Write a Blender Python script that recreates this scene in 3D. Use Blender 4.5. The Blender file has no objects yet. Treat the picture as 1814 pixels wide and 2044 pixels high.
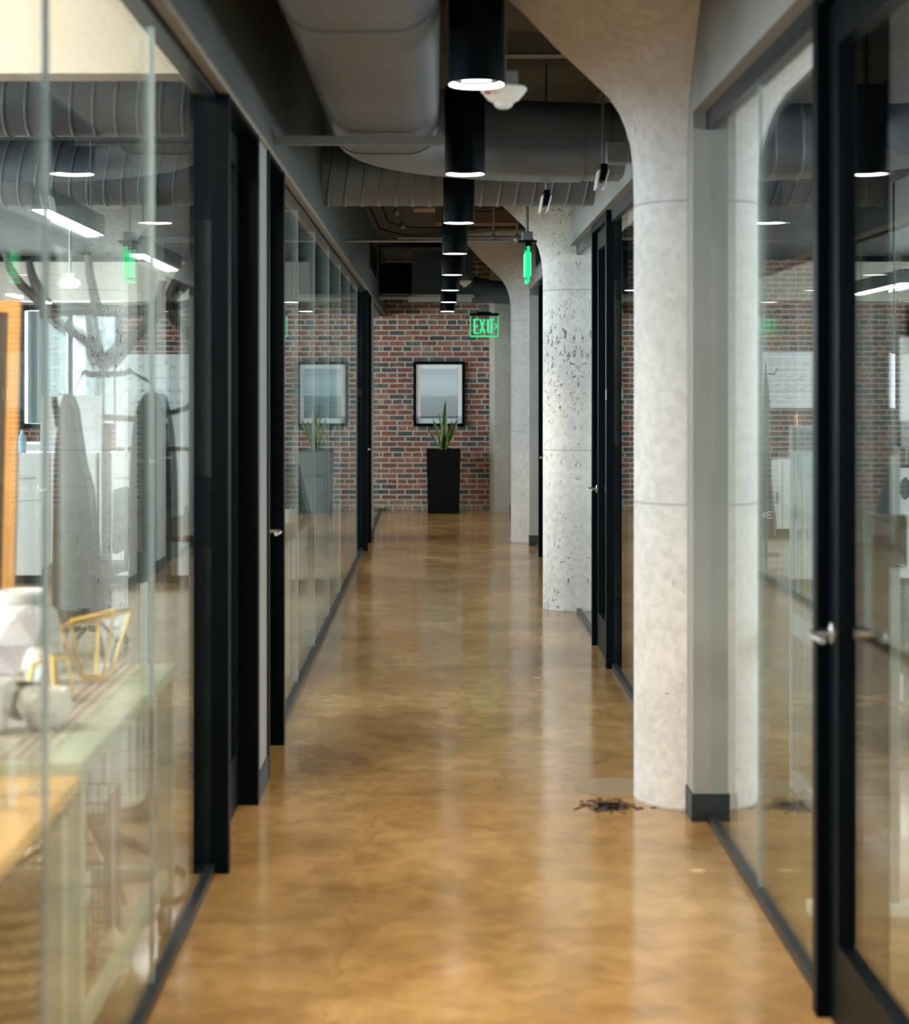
import bpy, bmesh, math, random
from mathutils import Vector, Matrix
random.seed(7)
PI = math.pi
SC = bpy.context.scene
COL = SC.collection

# ------------------------------------------------------------------ camera
cam_d = bpy.data.cameras.new('camera'); cam = bpy.data.objects.new('camera', cam_d); COL.objects.link(cam)
cam.location = (0, 0, 1.55); cam.rotation_euler = (PI/2, 0, 0)
cam_d.sensor_fit = 'VERTICAL'; cam_d.sensor_height = 36; cam_d.sensor_width = 36
cam_d.lens = 3600*36/2044
cam_d.shift_x = (907-873)/2044; cam_d.shift_y = -(1022-777)/2044
cam_d.clip_start = 0.05; cam_d.clip_end = 200
cam_d.dof.use_dof = True; cam_d.dof.focus_distance = 12.8; cam_d.dof.aperture_fstop = 3.2
SC.camera = cam

# ------------------------------------------------------------------ world, light, exposure
w = bpy.data.worlds.new('world'); SC.world = w; w.use_nodes = True
bg = w.node_tree.nodes['Background']; bg.inputs[0].default_value = (0.80, 0.90, 1.0, 1); bg.inputs[1].default_value = 0.3
SC.view_settings.view_transform = 'Standard'; SC.view_settings.look = 'None'
SC.view_settings.gamma = 1; SC.view_settings.use_curve_mapping = False
SC.view_settings.exposure = 0.48
SC.cycles.use_denoising = True
SC.cycles.max_bounces = 12; SC.cycles.transparent_max_bounces = 40
SC.cycles.diffuse_bounces = 5; SC.cycles.glossy_bounces = 6; SC.cycles.transmission_bounces = 8
SC.cycles.sample_clamp_indirect = 6; SC.cycles.caustics_reflective = False; SC.cycles.caustics_refractive = False

def area(name, loc, rot, sx, sy, power, color, spread=180):
    l = bpy.data.lights.new(name, 'AREA'); l.shape = 'RECTANGLE'; l.size = sx; l.size_y = sy
    l.energy = power; l.color = color; l.spread = math.radians(spread)
    o = bpy.data.objects.new(name, l); o.location = loc; o.rotation_euler = rot; COL.objects.link(o); return o
DAY = (0.86, 0.94, 1.0)
WARM = (1.0, 0.80, 0.55)
# daylight just outside the long window bands of the two outer walls
LWIN = [(-2.5, 1.5), (2.5, 6.5), (7.5, 11.5), (12.5, 16.5), (17.5, 21.5)]
for (a, b) in LWIN:
    area('daylight_west', (-6.6, (a+b)/2, 1.9), (0, -PI/2, 0), 1.9, b-a, 320, DAY)
    area('daylight_east', (6.6, (a+b)/2, 1.9), (0, PI/2, 0), 1.9, b-a, 190, DAY)
# daylight through the window at the end of the offices, and from the open lobby behind the camera
area('daylight_north', (-4.65, 23.75, 1.85), (-PI/2, 0, 0), 1.9, 1.6, 300, DAY)
area('daylight_south', (0.2, -3.9, 1.9), (PI/2, 0, 0), 6.0, 2.2, 45, (1, .88, .74))
area('bulkhead_fill', (-2.4, 3.9, 3.0), (.75, 0, 0), 1.6, .8, 150, (1, .88, .74))  # unseen light, added and tilted to brighten the cream cross bulkhead

# ------------------------------------------------------------------ materials
MATS = {}
def mat(name, color=(.5, .5, .5), rough=.5, metal=0.0, emit=None, es=0, bump=0, bscale=40, var=0, vscale=4, spec=.5, coat=0):
    if name in MATS: return MATS[name]
    m = bpy.data.materials.new(name); m.use_nodes = True; nt = m.node_tree; N = nt.nodes; L = nt.links
    b = N['Principled BSDF']
    b.inputs['Base Color'].default_value = (*color, 1); b.inputs['Roughness'].default_value = rough
    b.inputs['Metallic'].default_value = metal; b.inputs['Specular IOR Level'].default_value = spec
    b.inputs['Coat Weight'].default_value = coat
    tc = N.new('ShaderNodeTexCoord')
    if emit:
        b.inputs['Emission Color'].default_value = (*emit, 1); b.inputs['Emission Strength'].default_value = es
    if var or True:
        n = N.new('ShaderNodeTexNoise'); n.inputs['Scale'].default_value = vscale; n.inputs['Detail'].default_value = 5
        L.new(tc.outputs['Object'], n.inputs['Vector'])
        h = N.new('ShaderNodeHueSaturation'); h.inputs['Color'].default_value = (*color, 1)
        mr = N.new('ShaderNodeMapRange'); v = max(var, .03)
        mr.inputs[1].default_value = .3; mr.inputs[2].default_value = .7; mr.inputs[3].default_value = 1-v; mr.inputs[4].default_value = 1+v
        L.new(n.outputs[0], mr.inputs[0]); L.new(mr.outputs[0], h.inputs['Value']); L.new(h.outputs[0], b.inputs['Base Color'])
    if bump:
        n2 = N.new('ShaderNodeTexNoise'); n2.inputs['Scale'].default_value = bscale; n2.inputs['Detail'].default_value = 4
        L.new(tc.outputs['Object'], n2.inputs['Vector'])
        bp = N.new('ShaderNodeBump'); bp.inputs['Strength'].default_value = bump; bp.inputs['Distance'].default_value = .01
        L.new(n2.outputs[0], bp.inputs['Height']); L.new(bp.outputs[0], b.inputs['Normal'])
    MATS[name] = m; return m

def ramp(N, stops, interp='LINEAR'):
    r = N.new('ShaderNodeValToRGB'); cr = r.color_ramp; cr.interpolation = interp
    while len(cr.elements) < len(stops): cr.elements.new(.5)
    for e, (p, c) in zip(cr.elements, stops): e.position = p; e.color = (*c, 1) if len(c) == 3 else c
    return r
def mixc(N, L, fac, a, b, blend='MIX'):
    m = N.new('ShaderNodeMix'); m.data_type = 'RGBA'; m.blend_type = blend
    for sock, v in ((m.inputs[0], fac), (m.inputs[6], a), (m.inputs[7], b)):
        if hasattr(v, 'is_output') or hasattr(v, 'links'): L.new(v, sock)
        elif isinstance(v, (int, float)): sock.default_value = v
        else: sock.default_value = (*v, 1)
    return m.outputs[2]

def glass_mat(name='clear_glass', tint=(.93, .97, .955), f0=.045):
    m = bpy.data.materials.new(name); m.use_nodes = True; nt = m.node_tree; N = nt.nodes; L = nt.links
    N.remove(N['Principled BSDF']); out = N['Material Output']
    tr = N.new('ShaderNodeBsdfTransparent'); tr.inputs[0].default_value = (*tint, 1)
    gl = N.new('ShaderNodeBsdfGlossy'); gl.inputs['Roughness'].default_value = 0.0; gl.inputs['Color'].default_value = (.97, 1, .99, 1)
    g = N.new('ShaderNodeNewGeometry')
    d = N.new('ShaderNodeVectorMath'); d.operation = 'DOT_PRODUCT'
    L.new(g.outputs['Incoming'], d.inputs[0]); L.new(g.outputs['Normal'], d.inputs[1])
    ab = N.new('ShaderNodeMath'); ab.operation = 'ABSOLUTE'; L.new(d.outputs['Value'], ab.inputs[0])
    s = N.new('ShaderNodeMath'); s.operation = 'SUBTRACT'; s.inputs[0].default_value = 1; L.new(ab.outputs[0], s.inputs[1])
    p = N.new('ShaderNodeMath'); p.operation = 'POWER'; L.new(s.outputs[0], p.inputs[0]); p.inputs[1].default_value = 5
    ma = N.new('ShaderNodeMath'); ma.operation = 'MULTIPLY_ADD'; L.new(p.outputs[0], ma.inputs[0]); ma.inputs[1].default_value = 1-f0; ma.inputs[2].default_value = f0
    mx = N.new('ShaderNodeMixShader'); L.new(ma.outputs[0], mx.inputs[0]); L.new(tr.outputs[0], mx.inputs[1]); L.new(gl.outputs[0], mx.inputs[2])
    L.new(mx.outputs[0], out.inputs['Surface'])
    MATS[name] = m; return m
GLASS = glass_mat()
THINGLASS = glass_mat('thin_tableware_glass', (.95, .97, .97), .06)

def concrete(name, base, pits=True, lines=0.0, psc=60, thr=(.72, .56), rough=.85):
    m = bpy.data.materials.new(name); m.use_nodes = True; nt = m.node_tree; N = nt.nodes; L = nt.links
    b = N['Principled BSDF']; b.inputs['Roughness'].default_value = rough; b.inputs['Specular IOR Level'].default_value = .3
    tc = N.new('ShaderNodeTexCoord'); geo = N.new('ShaderNodeNewGeometry')
    P = geo.outputs['Position']
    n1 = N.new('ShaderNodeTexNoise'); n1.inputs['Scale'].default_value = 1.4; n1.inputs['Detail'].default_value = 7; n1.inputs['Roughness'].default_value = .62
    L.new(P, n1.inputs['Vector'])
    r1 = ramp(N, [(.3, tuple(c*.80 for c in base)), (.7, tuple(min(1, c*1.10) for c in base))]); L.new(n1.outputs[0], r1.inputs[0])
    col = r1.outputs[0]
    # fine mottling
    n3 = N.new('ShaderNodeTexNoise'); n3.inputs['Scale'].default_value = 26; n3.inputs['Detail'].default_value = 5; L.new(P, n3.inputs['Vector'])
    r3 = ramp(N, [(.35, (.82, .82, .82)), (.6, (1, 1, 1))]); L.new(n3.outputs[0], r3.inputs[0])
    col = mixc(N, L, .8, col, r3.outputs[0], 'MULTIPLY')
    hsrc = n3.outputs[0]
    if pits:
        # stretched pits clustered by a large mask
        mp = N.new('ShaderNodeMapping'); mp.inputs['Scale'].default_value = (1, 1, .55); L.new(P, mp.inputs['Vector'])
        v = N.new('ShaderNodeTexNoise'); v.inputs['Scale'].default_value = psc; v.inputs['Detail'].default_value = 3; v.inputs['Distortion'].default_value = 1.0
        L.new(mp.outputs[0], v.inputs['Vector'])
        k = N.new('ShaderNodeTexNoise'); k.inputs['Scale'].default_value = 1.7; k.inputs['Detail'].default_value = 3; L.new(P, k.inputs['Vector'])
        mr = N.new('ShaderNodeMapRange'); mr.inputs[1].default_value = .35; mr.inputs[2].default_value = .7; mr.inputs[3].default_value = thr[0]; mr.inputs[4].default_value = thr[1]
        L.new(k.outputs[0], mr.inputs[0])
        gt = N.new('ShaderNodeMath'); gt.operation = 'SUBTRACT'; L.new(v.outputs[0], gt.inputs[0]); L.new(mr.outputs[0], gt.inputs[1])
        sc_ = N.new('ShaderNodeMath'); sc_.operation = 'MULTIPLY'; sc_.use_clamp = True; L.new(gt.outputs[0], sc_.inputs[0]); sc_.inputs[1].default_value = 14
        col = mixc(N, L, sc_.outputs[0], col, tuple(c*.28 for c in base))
        inv = N.new('ShaderNodeMath'); inv.operation = 'SUBTRACT'; L.new(n3.outputs[0], inv.inputs[0]); L.new(sc_.outputs[0], inv.inputs[1])
        hsrc = inv.outputs[0]
    if lines:
        sp = N.new('ShaderNodeSeparateXYZ'); L.new(P, sp.inputs[0])
        md = N.new('ShaderNodeMath'); md.operation = 'FRACT'
        dv = N.new('ShaderNodeMath'); dv.operation = 'DIVIDE'; L.new(sp.outputs['Z' if lines > .5 else 'Y'], dv.inputs[0]); dv.inputs[1].default_value = lines if lines > .5 else .5
        L.new(dv.outputs[0], md.inputs[0])
        lt = N.new('ShaderNodeMath'); lt.operation = 'LESS_THAN'; L.new(md.outputs[0], lt.inputs[0]); lt.inputs[1].default_value = .008
        nl = N.new('ShaderNodeMath'); nl.operation = 'MULTIPLY'; L.new(lt.outputs[0], nl.inputs[0]); L.new(n1.outputs[0], nl.inputs[1])
        col = mixc(N, L, nl.outputs[0], col, tuple(c*.35 for c in base))
    L.new(col, b.inputs['Base Color'])
    bp = N.new('ShaderNodeBump'); bp.inputs['Strength'].default_value = .5; bp.inputs['Distance'].default_value = .01
    L.new(hsrc, bp.inputs['Height']); L.new(bp.outputs[0], b.inputs['Normal'])
    MATS[name] = m; return m
COLC = concrete('pitted_column_concrete', (.62, .60, .595), True, 1.12, 50, (.66, .52))
COLS = concrete('smooth_column_concrete', (.66, .635, .635), True, 1.12, 50, (.76, .62))
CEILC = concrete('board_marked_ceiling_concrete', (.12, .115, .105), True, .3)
PILC = concrete('rough_pilaster_concrete', (.46, .43, .38), True)

def brick_mat():
    m = bpy.data.materials.new('old_red_brick'); m.use_nodes = True; nt = m.node_tree; N = nt.nodes; L = nt.links
    b = N['Principled BSDF']; b.inputs['Roughness'].default_value = .85
    geo = N.new('ShaderNodeNewGeometry'); sp = N.new('ShaderNodeSeparateXYZ'); L.new(geo.outputs['Position'], sp.inputs[0])
    # wobble
    nz = N.new('ShaderNodeTexNoise'); nz.inputs['Scale'].default_value = 7; nz.inputs['Detail'].default_value = 3; L.new(geo.outputs['Position'], nz.inputs['Vector'])
    add = N.new('ShaderNodeVectorMath'); add.operation = 'MULTIPLY_ADD'
    cx = N.new('ShaderNodeCombineXYZ'); L.new(sp.outputs['X'], cx.inputs[0]); L.new(sp.outputs['Z'], cx.inputs[1])
    L.new(nz.outputs['Color'], add.inputs[0]); add.inputs[1].default_value = (.012, .012, 0); L.new(cx.outputs[0], add.inputs[2])
    def bt(c1, c2, mo):
        t = N.new('ShaderNodeTexBrick'); t.inputs['Scale'].default_value = 1; t.inputs['Brick Width'].default_value = .205
        t.inputs['Row Height'].default_value = .068; t.inputs['Mortar Size'].default_value = .0095; t.inputs['Mortar Smooth'].default_value = .25
        t.inputs['Color1'].default_value = (*c1, 1); t.inputs['Color2'].default_value = (*c2, 1); t.inputs['Mortar'].default_value = (*mo, 1)
        t.offset = .5; t.squash = .62; t.squash_frequency = 5
        L.new(add.outputs[0], t.inputs['Vector']); return t
    t = bt((0, 0, 0), (1, 1, 1), (0, 0, 0))
    cr = ramp(N, [(0, (.055, .06, .070)), (.26, (.10, .095, .10)), (.38, (.20, .075, .058)), (.55, (.25, .085, .062)), (.8, (.34, .13, .095)), (1, (.17, .085, .075))])
    L.new(t.outputs['Color'], cr.inputs[0])
    n2 = N.new('ShaderNodeTexNoise'); n2.inputs['Scale'].default_value = 30; n2.inputs['Detail'].default_value = 5; L.new(geo.outputs['Position'], n2.inputs['Vector'])
    r2 = ramp(N, [(.3, (.6, .6, .6)), (.7, (1.25, 1.25, 1.25))]); L.new(n2.outputs[0], r2.inputs[0])
    c = mixc(N, L, 1.0, cr.outputs[0], r2.outputs[0], 'MULTIPLY')
    c = mixc(N, L, t.outputs['Fac'], c, (.52, .45, .37))
    # old whitewash residue and bare mortar near the floor
    k = N.new('ShaderNodeTexNoise'); k.inputs['Scale'].default_value = 3.5; k.inputs['Detail'].default_value = 6; L.new(geo.outputs['Position'], k.inputs['Vector'])
    kr = ramp(N, [(.56, (0, 0, 0)), (.75, (.35, .35, .35))]); L.new(k.outputs[0], kr.inputs[0])
    c = mixc(N, L, kr.outputs[0], c, (.5, .45, .40))
    zr = N.new('ShaderNodeMapRange'); zr.inputs[1].default_value = .16; zr.inputs[2].default_value = .05; zr.inputs[3].default_value = 0; zr.inputs[4].default_value = .8
    L.new(sp.outputs['Z'], zr.inputs[0])
    zz = N.new('ShaderNodeMath'); zz.operation = 'MULTIPLY'; L.new(zr.outputs[0], zz.inputs[0]); L.new(n2.outputs[0], zz.inputs[1])
    c = mixc(N, L, zz.outputs[0], c, (.40, .33, .22))
    L.new(c, b.inputs['Base Color'])
    iv = N.new('ShaderNodeMath'); iv.operation = 'SUBTRACT'; iv.inputs[0].default_value = 1; L.new(t.outputs['Fac'], iv.inputs[1])
    ad = N.new('ShaderNodeMath'); ad.operation = 'MULTIPLY_ADD'; L.new(n2.outputs[0], ad.inputs[0]); ad.inputs[1].default_value = .3; L.new(iv.outputs[0], ad.inputs[2])
    bp = N.new('ShaderNodeBump'); bp.inputs['Strength'].default_value = .8; bp.inputs['Distance'].default_value = .012
    L.new(ad.outputs[0], bp.inputs['Height']); L.new(bp.outputs[0], b.inputs['Normal'])
    MATS['old_red_brick'] = m; return m
BRICK = brick_mat()

def floor_mat():
    m = bpy.data.materials.new('polished_stained_concrete'); m.use_nodes = True; nt = m.node_tree; N = nt.nodes; L = nt.links
    b = N['Principled BSDF']; geo = N.new('ShaderNodeNewGeometry'); P = geo.outputs['Position']
    mp = N.new('ShaderNodeMapping'); mp.inputs['Scale'].default_value = (1, .8, 1); L.new(P, mp.inputs['Vector'])
    n1 = N.new('ShaderNodeTexNoise'); n1.inputs['Scale'].default_value = 1.3; n1.inputs['Detail'].default_value = 8; n1.inputs['Roughness'].default_value = .6; L.new(mp.outputs[0], n1.inputs['Vector'])
    r1 = ramp(N, [(.28, (.20, .115, .042)), (.5, (.33, .205, .085)), (.72, (.46, .31, .15))]); L.new(n1.outputs[0], r1.inputs[0])
    n2 = N.new('ShaderNodeTexNoise'); n2.inputs['Scale'].default_value = 9; n2.inputs['Detail'].default_value = 7; n2.inputs['Distortion'].default_value = .6; L.new(P, n2.inputs['Vector'])
    r2 = ramp(N, [(.3, (.74, .72, .68)), (.65, (1.08, 1.08, 1.08))]); L.new(n2.outputs[0], r2.inputs[0])
    c = mixc(N, L, .9, r1.outputs[0], r2.outputs[0], 'MULTIPLY')
    # small pale aggregate spots
    v = N.new('ShaderNodeTexVoronoi'); v.inputs['Scale'].default_value = 1.6; v.inputs['Randomness'].default_value = 1; L.new(P, v.inputs['Vector'])
    vr = ramp(N, [(.030, (.8, .8, .8)), (.045, (0, 0, 0))]); L.new(v.outputs['Distance'], vr.inputs[0])
    c = mixc(N, L, vr.outputs[0], c, (.62, .48, .27))
    # cracks
    v2 = N.new('ShaderNodeTexVoronoi'); v2.feature = 'DISTANCE_TO_EDGE'; v2.inputs['Scale'].default_value = .45
    dd = N.new('ShaderNodeVectorMath'); dd.operation = 'MULTIPLY_ADD'; L.new(n2.outputs['Color'], dd.inputs[0]); dd.inputs[1].default_value = (.25, .25, 0); L.new(P, dd.inputs[2]); L.new(dd.outputs[0], v2.inputs['Vector'])
    cr = ramp(N, [(.0008, (.30, .30, .30)), (.0022, (0, 0, 0))]); L.new(v2.outputs['Distance'], cr.inputs[0])
    c = mixc(N, L, cr.outputs[0], c, (.10, .055, .02))
    # saw cut joints across the corridor
    sp = N.new('ShaderNodeSeparateXYZ'); L.new(P, sp.inputs[0])
    for yy, ww in ((12.62, .018), (11.72, .012), (18.1, .02), (6.9, .004)):
        s = N.new('ShaderNodeMath'); s.operation = 'SUBTRACT'; L.new(sp.outputs['Y'], s.inputs[0]); s.inputs[1].default_value = yy
        a = N.new('ShaderNodeMath'); a.operation = 'ABSOLUTE'; L.new(s.outputs[0], a.inputs[0])
        lt = N.new('ShaderNodeMath'); lt.operation = 'LESS_THAN'; L.new(a.outputs[0], lt.inputs[0]); lt.inputs[1].default_value = ww
        ml = N.new('ShaderNodeMath'); ml.operation = 'MULTIPLY'; L.new(lt.outputs[0], ml.inputs[0]); ml.inputs[1].default_value = .45
        c = mixc(N, L, ml.outputs[0], c, (.12, .08, .04))
    L.new(c, b.inputs['Base Color'])
    n4 = N.new('ShaderNodeTexNoise'); n4.inputs['Scale'].default_value = 3; n4.inputs['Detail'].default_value = 6; L.new(P, n4.inputs['Vector'])
    mr = N.new('ShaderNodeMapRange'); mr.inputs[1].default_value = .3; mr.inputs[2].default_value = .7; mr.inputs[3].default_value = .10; mr.inputs[4].default_value = .21
    L.new(n4.outputs[0], mr.inputs[0]); L.new(mr.outputs[0], b.inputs['Roughness'])
    b.inputs['IOR'].default_value = 1.52; b.inputs['Specular IOR Level'].default_value = .55
    bp = N.new('ShaderNodeBump'); bp.inputs['Strength'].default_value = .06; bp.inputs['Distance'].default_value = .01
    L.new(n4.outputs[0], bp.inputs['Height']); L.new(bp.outputs[0], b.inputs['Normal'])
    MATS[m.name] = m; return m
FLOOR = floor_mat()

BLACK = mat('black_painted_steel', (.0012, .0030, .0048), .38, var=.1, spec=.06)
TRACK = mat('charcoal_track_metal', (.008, .011, .016), .35, spec=.35)
BASE = mat('black_rubber_base', (.008, .011, .014), .55)
DRY = mat('grey_painted_drywall', (.25, .245, .235), .8, bump=.05, bscale=120)
DRYD = mat('dark_grey_green_painted_drywall', (.055, .064, .062), .75, bump=.05, bscale=120)
CREAM = mat('cream_painted_drywall', (.80, .72, .61), .8)
PALE = mat('off_white_painted_wall', (.70, .69, .66), .8)
JOINT = mat('pale_glass_edge_seal', (.42, .48, .50), .3)
STEEL = mat('brushed_steel', (.55, .54, .52), .3, 1.0)
DUCT = mat('galvanised_duct_steel', (.15, .17, .21), .5, .35, var=.12, vscale=3)
CONDUIT = mat('grey_conduit_metal', (.22, .23, .24), .45, .5)
WIRE = mat('black_cable', (.01, .01, .01), .6)
WHITEP = mat('white_plastic', (.80, .80, .78), .4)
WHITEM = mat('white_powder_coated_metal', (.74, .76, .76), .35)
WHITEG = mat('white_gloss_board', (.84, .87, .88), .22)
GREENM = mat('pale_sage_painted_metal', (.50, .57, .48), .4)
WOOD = mat('golden_oak_board', (.78, .46, .18), .35, var=.12, vscale=6)
ORWOOD = mat('orange_pine_frame', (.72, .33, .08), .4, var=.15, vscale=5)
GOLD = mat('brass_wire', (.90, .55, .12), .3, .8)
CERAM = mat('blush_white_ceramic', (.84, .78, .80), .35)
WHITEC = mat('white_glazed_ceramic', (.90, .88, .86), .25)
COAT1 = mat('taupe_wool_fabric', (.045, .032, .022), .95, bump=.3, bscale=60)
COAT2 = mat('black_wool_fabric', (.006, .007, .010), .95, bump=.3, bscale=60)
DARKWOOD = mat('dark_bent_wood', (.030, .020, .016), .5)
GREYF = mat('charcoal_board', (.060, .075, .090), .5)
LEAF = None

def led(name, col, s):
    return mat(name, (.9, .9, .9), .5, emit=col, es=s)
LEDW = led('cool_white_led_diffuser', (1.0, .97, .92), 7)
RIM = led('lit_lamp_reflector_ring', (1.0, .93, .82), 4.5)
GREENL = mat('green_lit_acrylic', (.0, .12, .04), .4, emit=(.002, .62, .20), es=1.0)

# ------------------------------------------------------------------ mesh helpers
class MB:
    def __init__(s): s.bm = bmesh.new()
    def box(s, x0, x1, y0, y1, z0, z1, M=None, bev=0):
        b = s.bm; vs = [b.verts.new((x, y, z)) for x in (x0, x1) for y in (y0, y1) for z in (z0, z1)]
        fs = [(0, 1, 3, 2), (4, 6, 7, 5), (0, 4, 5, 1), (2, 3, 7, 6), (0, 2, 6, 4), (1, 5, 7, 3)]
        fa = [b.faces.new([vs[i] for i in f]) for f in fs]
        if bev:
            es = list({e for f in fa for e in f.edges})
            r = bmesh.ops.bevel(b, geom=es, offset=bev, segments=2, affect='EDGES', profile=.5)
            vs = list({v for f in r['faces'] for v in f.verts} | {v for v in vs if v.is_valid})
        if M: bmesh.ops.transform(b, matrix=M, verts=[v for v in vs if v.is_valid])
        return s
    def ring(s, pts): return [s.bm.verts.new(p) for p in pts]
    def bridge(s, a, b2):
        n = len(a)
        for i in range(n): s.bm.faces.new((a[i], a[(i+1) % n], b2[(i+1) % n], b2[i]))
    def tube(s, path, r, n=10, cap=True, sect=None):
        P = [Vector(p) for p in path]; R = r if isinstance(r, (list, tuple)) else [r]*len(P)
        prev = None; rings = []
        t0 = (P[1]-P[0]).normalized(); up = Vector((0, 0, 1)) if abs(t0.z) < .9 else Vector((1, 0, 0))
        nrm = t0.cross(up).normalized()
        for i, p in enumerate(P):
            t = (P[min(i+1, len(P)-1)]-P[max(i-1, 0)]).normalized()
            nrm = (nrm - t*nrm.dot(t)).normalized(); bi = t.cross(nrm)
            if sect: pts = [p+nrm*a*R[i]+bi*c*R[i] for a, c in sect]
            else: pts = [p+nrm*math.cos(2*PI*k/n)*R[i]+bi*math.sin(2*PI*k/n)*R[i] for k in range(n)]
            rings.append(s.ring(pts))
        for a, b2 in zip(rings, rings[1:]): s.bridge(a, b2)
        if cap:
            s.bm.faces.new(rings[0][::-1]); s.bm.faces.new(rings[-1])
        return s
    def lathe(s, prof, cx=0, cy=0, n=32, M=None, capb=True, capt=True):
        rings = [s.ring([(cx+r*math.cos(2*PI*k/n), cy+r*math.sin(2*PI*k/n), z) for k in range(n)]) for r, z in prof]
        for a, b2 in zip(rings, rings[1:]): s.bridge(a, b2)
        if capb: s.bm.faces.new(rings[0][::-1])
        if capt: s.bm.faces.new(rings[-1])
        if M: bmesh.ops.transform(s.bm, matrix=M, verts=[v for r in rings for v in r])
        return s
    def prism(s, pts2, y0, y1, axis='Y', M=None):
        f = {'Y': lambda a, c, t: (a, t, c), 'X': lambda a, c, t: (t, a, c), 'Z': lambda a, c, t: (a, c, t)}[axis]
        a = s.ring([f(p[0], p[1], y0) for p in pts2]); b2 = s.ring([f(p[0], p[1], y1) for p in pts2]); s.bridge(a, b2)
        s.bm.faces.new(a[::-1]); s.bm.faces.new(b2)
        if M: bmesh.ops.transform(s.bm, matrix=M, verts=a+b2)
        return s
    def build(s, name, m, parent=None, smooth=False, angle=40):
        bmesh.ops.recalc_face_normals(s.bm, faces=s.bm.faces)
        me = bpy.data.meshes.new(name)
        if parent is not None:
            s.bm.transform(parent['_inv'] if False else Matrix.Translation(-Vector(world_loc(parent))))
        s.bm.to_mesh(me); s.bm.free()
        if smooth:
            for p in me.polygons: p.use_smooth = True
            try: me.set_sharp_from_angle(angle=math.radians(angle))
            except Exception: pass
        me.materials.append(m)
        o = bpy.data.objects.new(name, me); COL.objects.link(o)
        if parent is not None: o.parent = parent
        return o
def world_loc(o):
    v = Vector((0, 0, 0))
    while o is not None: v += o.location; o = o.parent
    return v
def tag(o, label, cat, group=None, kind=None):
    o['label'] = label; o['category'] = cat
    if group: o['group'] = group
    if kind: o['kind'] = kind
    return o
def empty(name, loc, label, cat, group=None, kind=None):
    o = bpy.data.objects.new(name, None); o.location = loc; o.empty_display_size = .05; COL.objects.link(o)
    return tag(o, label, cat, group, kind)
def struct(name, mb, m, label, cat, parent=None, smooth=False):
    o = mb.build(name, m, parent, smooth)
    if parent is None: tag(o, label, cat, None, 'structure')
    return o
def copy_tree(o, parent=None, loc=None):
    c = o.copy(); COL.objects.link(c); c.parent = parent
    if loc is not None: c.location = loc
    for ch in list(o.children): copy_tree(ch, c)
    return c

# =================================================================== THE SHELL
H = 3.22; XL, XR = -.73, .985; YB = 23.15
struct('floor', MB().box(-7, 7, -4, 23.6, -.12, 0), FLOOR, 'polished golden brown stained concrete floor of the corridor and offices', 'floor')
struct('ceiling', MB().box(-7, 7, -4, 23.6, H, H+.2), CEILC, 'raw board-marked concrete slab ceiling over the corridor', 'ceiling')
# brick end wall with one window opening in the office bay
wb = MB()
wx0, wx1, wz0, wz1 = -5.35, -4.05, 1.05, 2.62
wb.box(wx1, 7, YB, YB+.4, 0, H); wb.box(-7, wx0, YB, YB+.4, 0, H); wb.box(wx0, wx1, YB, YB+.4, 0, wz0); wb.box(wx0, wx1, YB, YB+.4, wz1, H)
struct('wall_back', wb, BRICK, 'old red and charcoal brick wall closing the end of the corridor', 'wall')
def side_wall(name, x0, x1, label):
    b = MB(); b.box(x0, x1, -4, 23.15, 0, .92); b.box(x0, x1, -4, 23.15, 2.88, H)
    ys = [-4]+[v for p in LWIN for v in p]+[23.15]
    for i in range(0, len(ys), 2): b.box(x0, x1, ys[i], ys[i+1], .92, 2.88)
    return struct(name, b, PALE, label, 'wall')
side_wall('wall_left', -6.4, -6.15, 'pale outer wall of the offices behind the coat stand, with a band of windows')
side_wall('wall_right', 6.15, 6.4, 'pale outer wall of the offices behind the concrete columns, with a band of windows')
# window in the end wall
wn = empty('window_1', (wx0, YB, wz0), 'bright paned office window in the end wall past the coat stand', 'window', kind='structure')
fr = MB(); t = .06
fr.box(wx0, wx1, YB-.03, YB+.12, wz1-t, wz1); fr.box(wx0, wx1, YB-.03, YB+.12, wz0, wz0+t)
for x in (wx0, (wx0+wx1)/2-.03, wx1-t): fr.box(x, x+t, YB-.03, YB+.12, wz0+t, wz1-t)
fr.build('window_frame', BLACK, wn)
MB().box(wx0+t, wx1-t, YB+.02, YB+.03, wz0+t, wz1-t).build('pane', GLASS, wn)
# soffit over the end window
struct('trim_1', MB().box(-6.15, -1.6, YB-.5, YB, 2.66, H), CREAM, 'cream soffit above the office window in the end wall', 'soffit')
struct('trim_2', MB().box(-6.15, -1.6, YB-.54, YB-.5, H-.07, H-.005), BLACK, 'black rail along the top of the cream soffit', 'trim')

# bulkheads over the glass fronts
struct('bulkhead_left', MB().box(-.80, -.668, -2, YB, 2.53, H), DRYD, 'dark grey bulkhead over the glass front facing the columns', 'bulkhead')
struct('bulkhead_right', MB().box(.916, 1.07, -2, YB, 2.545, H), DRY, 'light grey bulkhead running over the doors beside the columns', 'bulkhead')
struct('trim_6', MB().box(-.706, -.664, -2, YB-.01, 2.495, 2.53, bev=.010), mat('warm_lit_soffit_tan', (.15, .12, .09), .5), 'tan rounded bead painted as the warm-lit bottom edge of the dark bulkhead', 'trim')  # warm light on the bulkhead underside, put into a tan strip
# cross bulkhead in the near office
struct('bulkhead_cross', MB().box(-6.1, -.80, 5.85, 6.0, 2.575, H), CREAM, 'warm cream bulkhead crossing the office over the tables', 'bulkhead')

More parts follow.
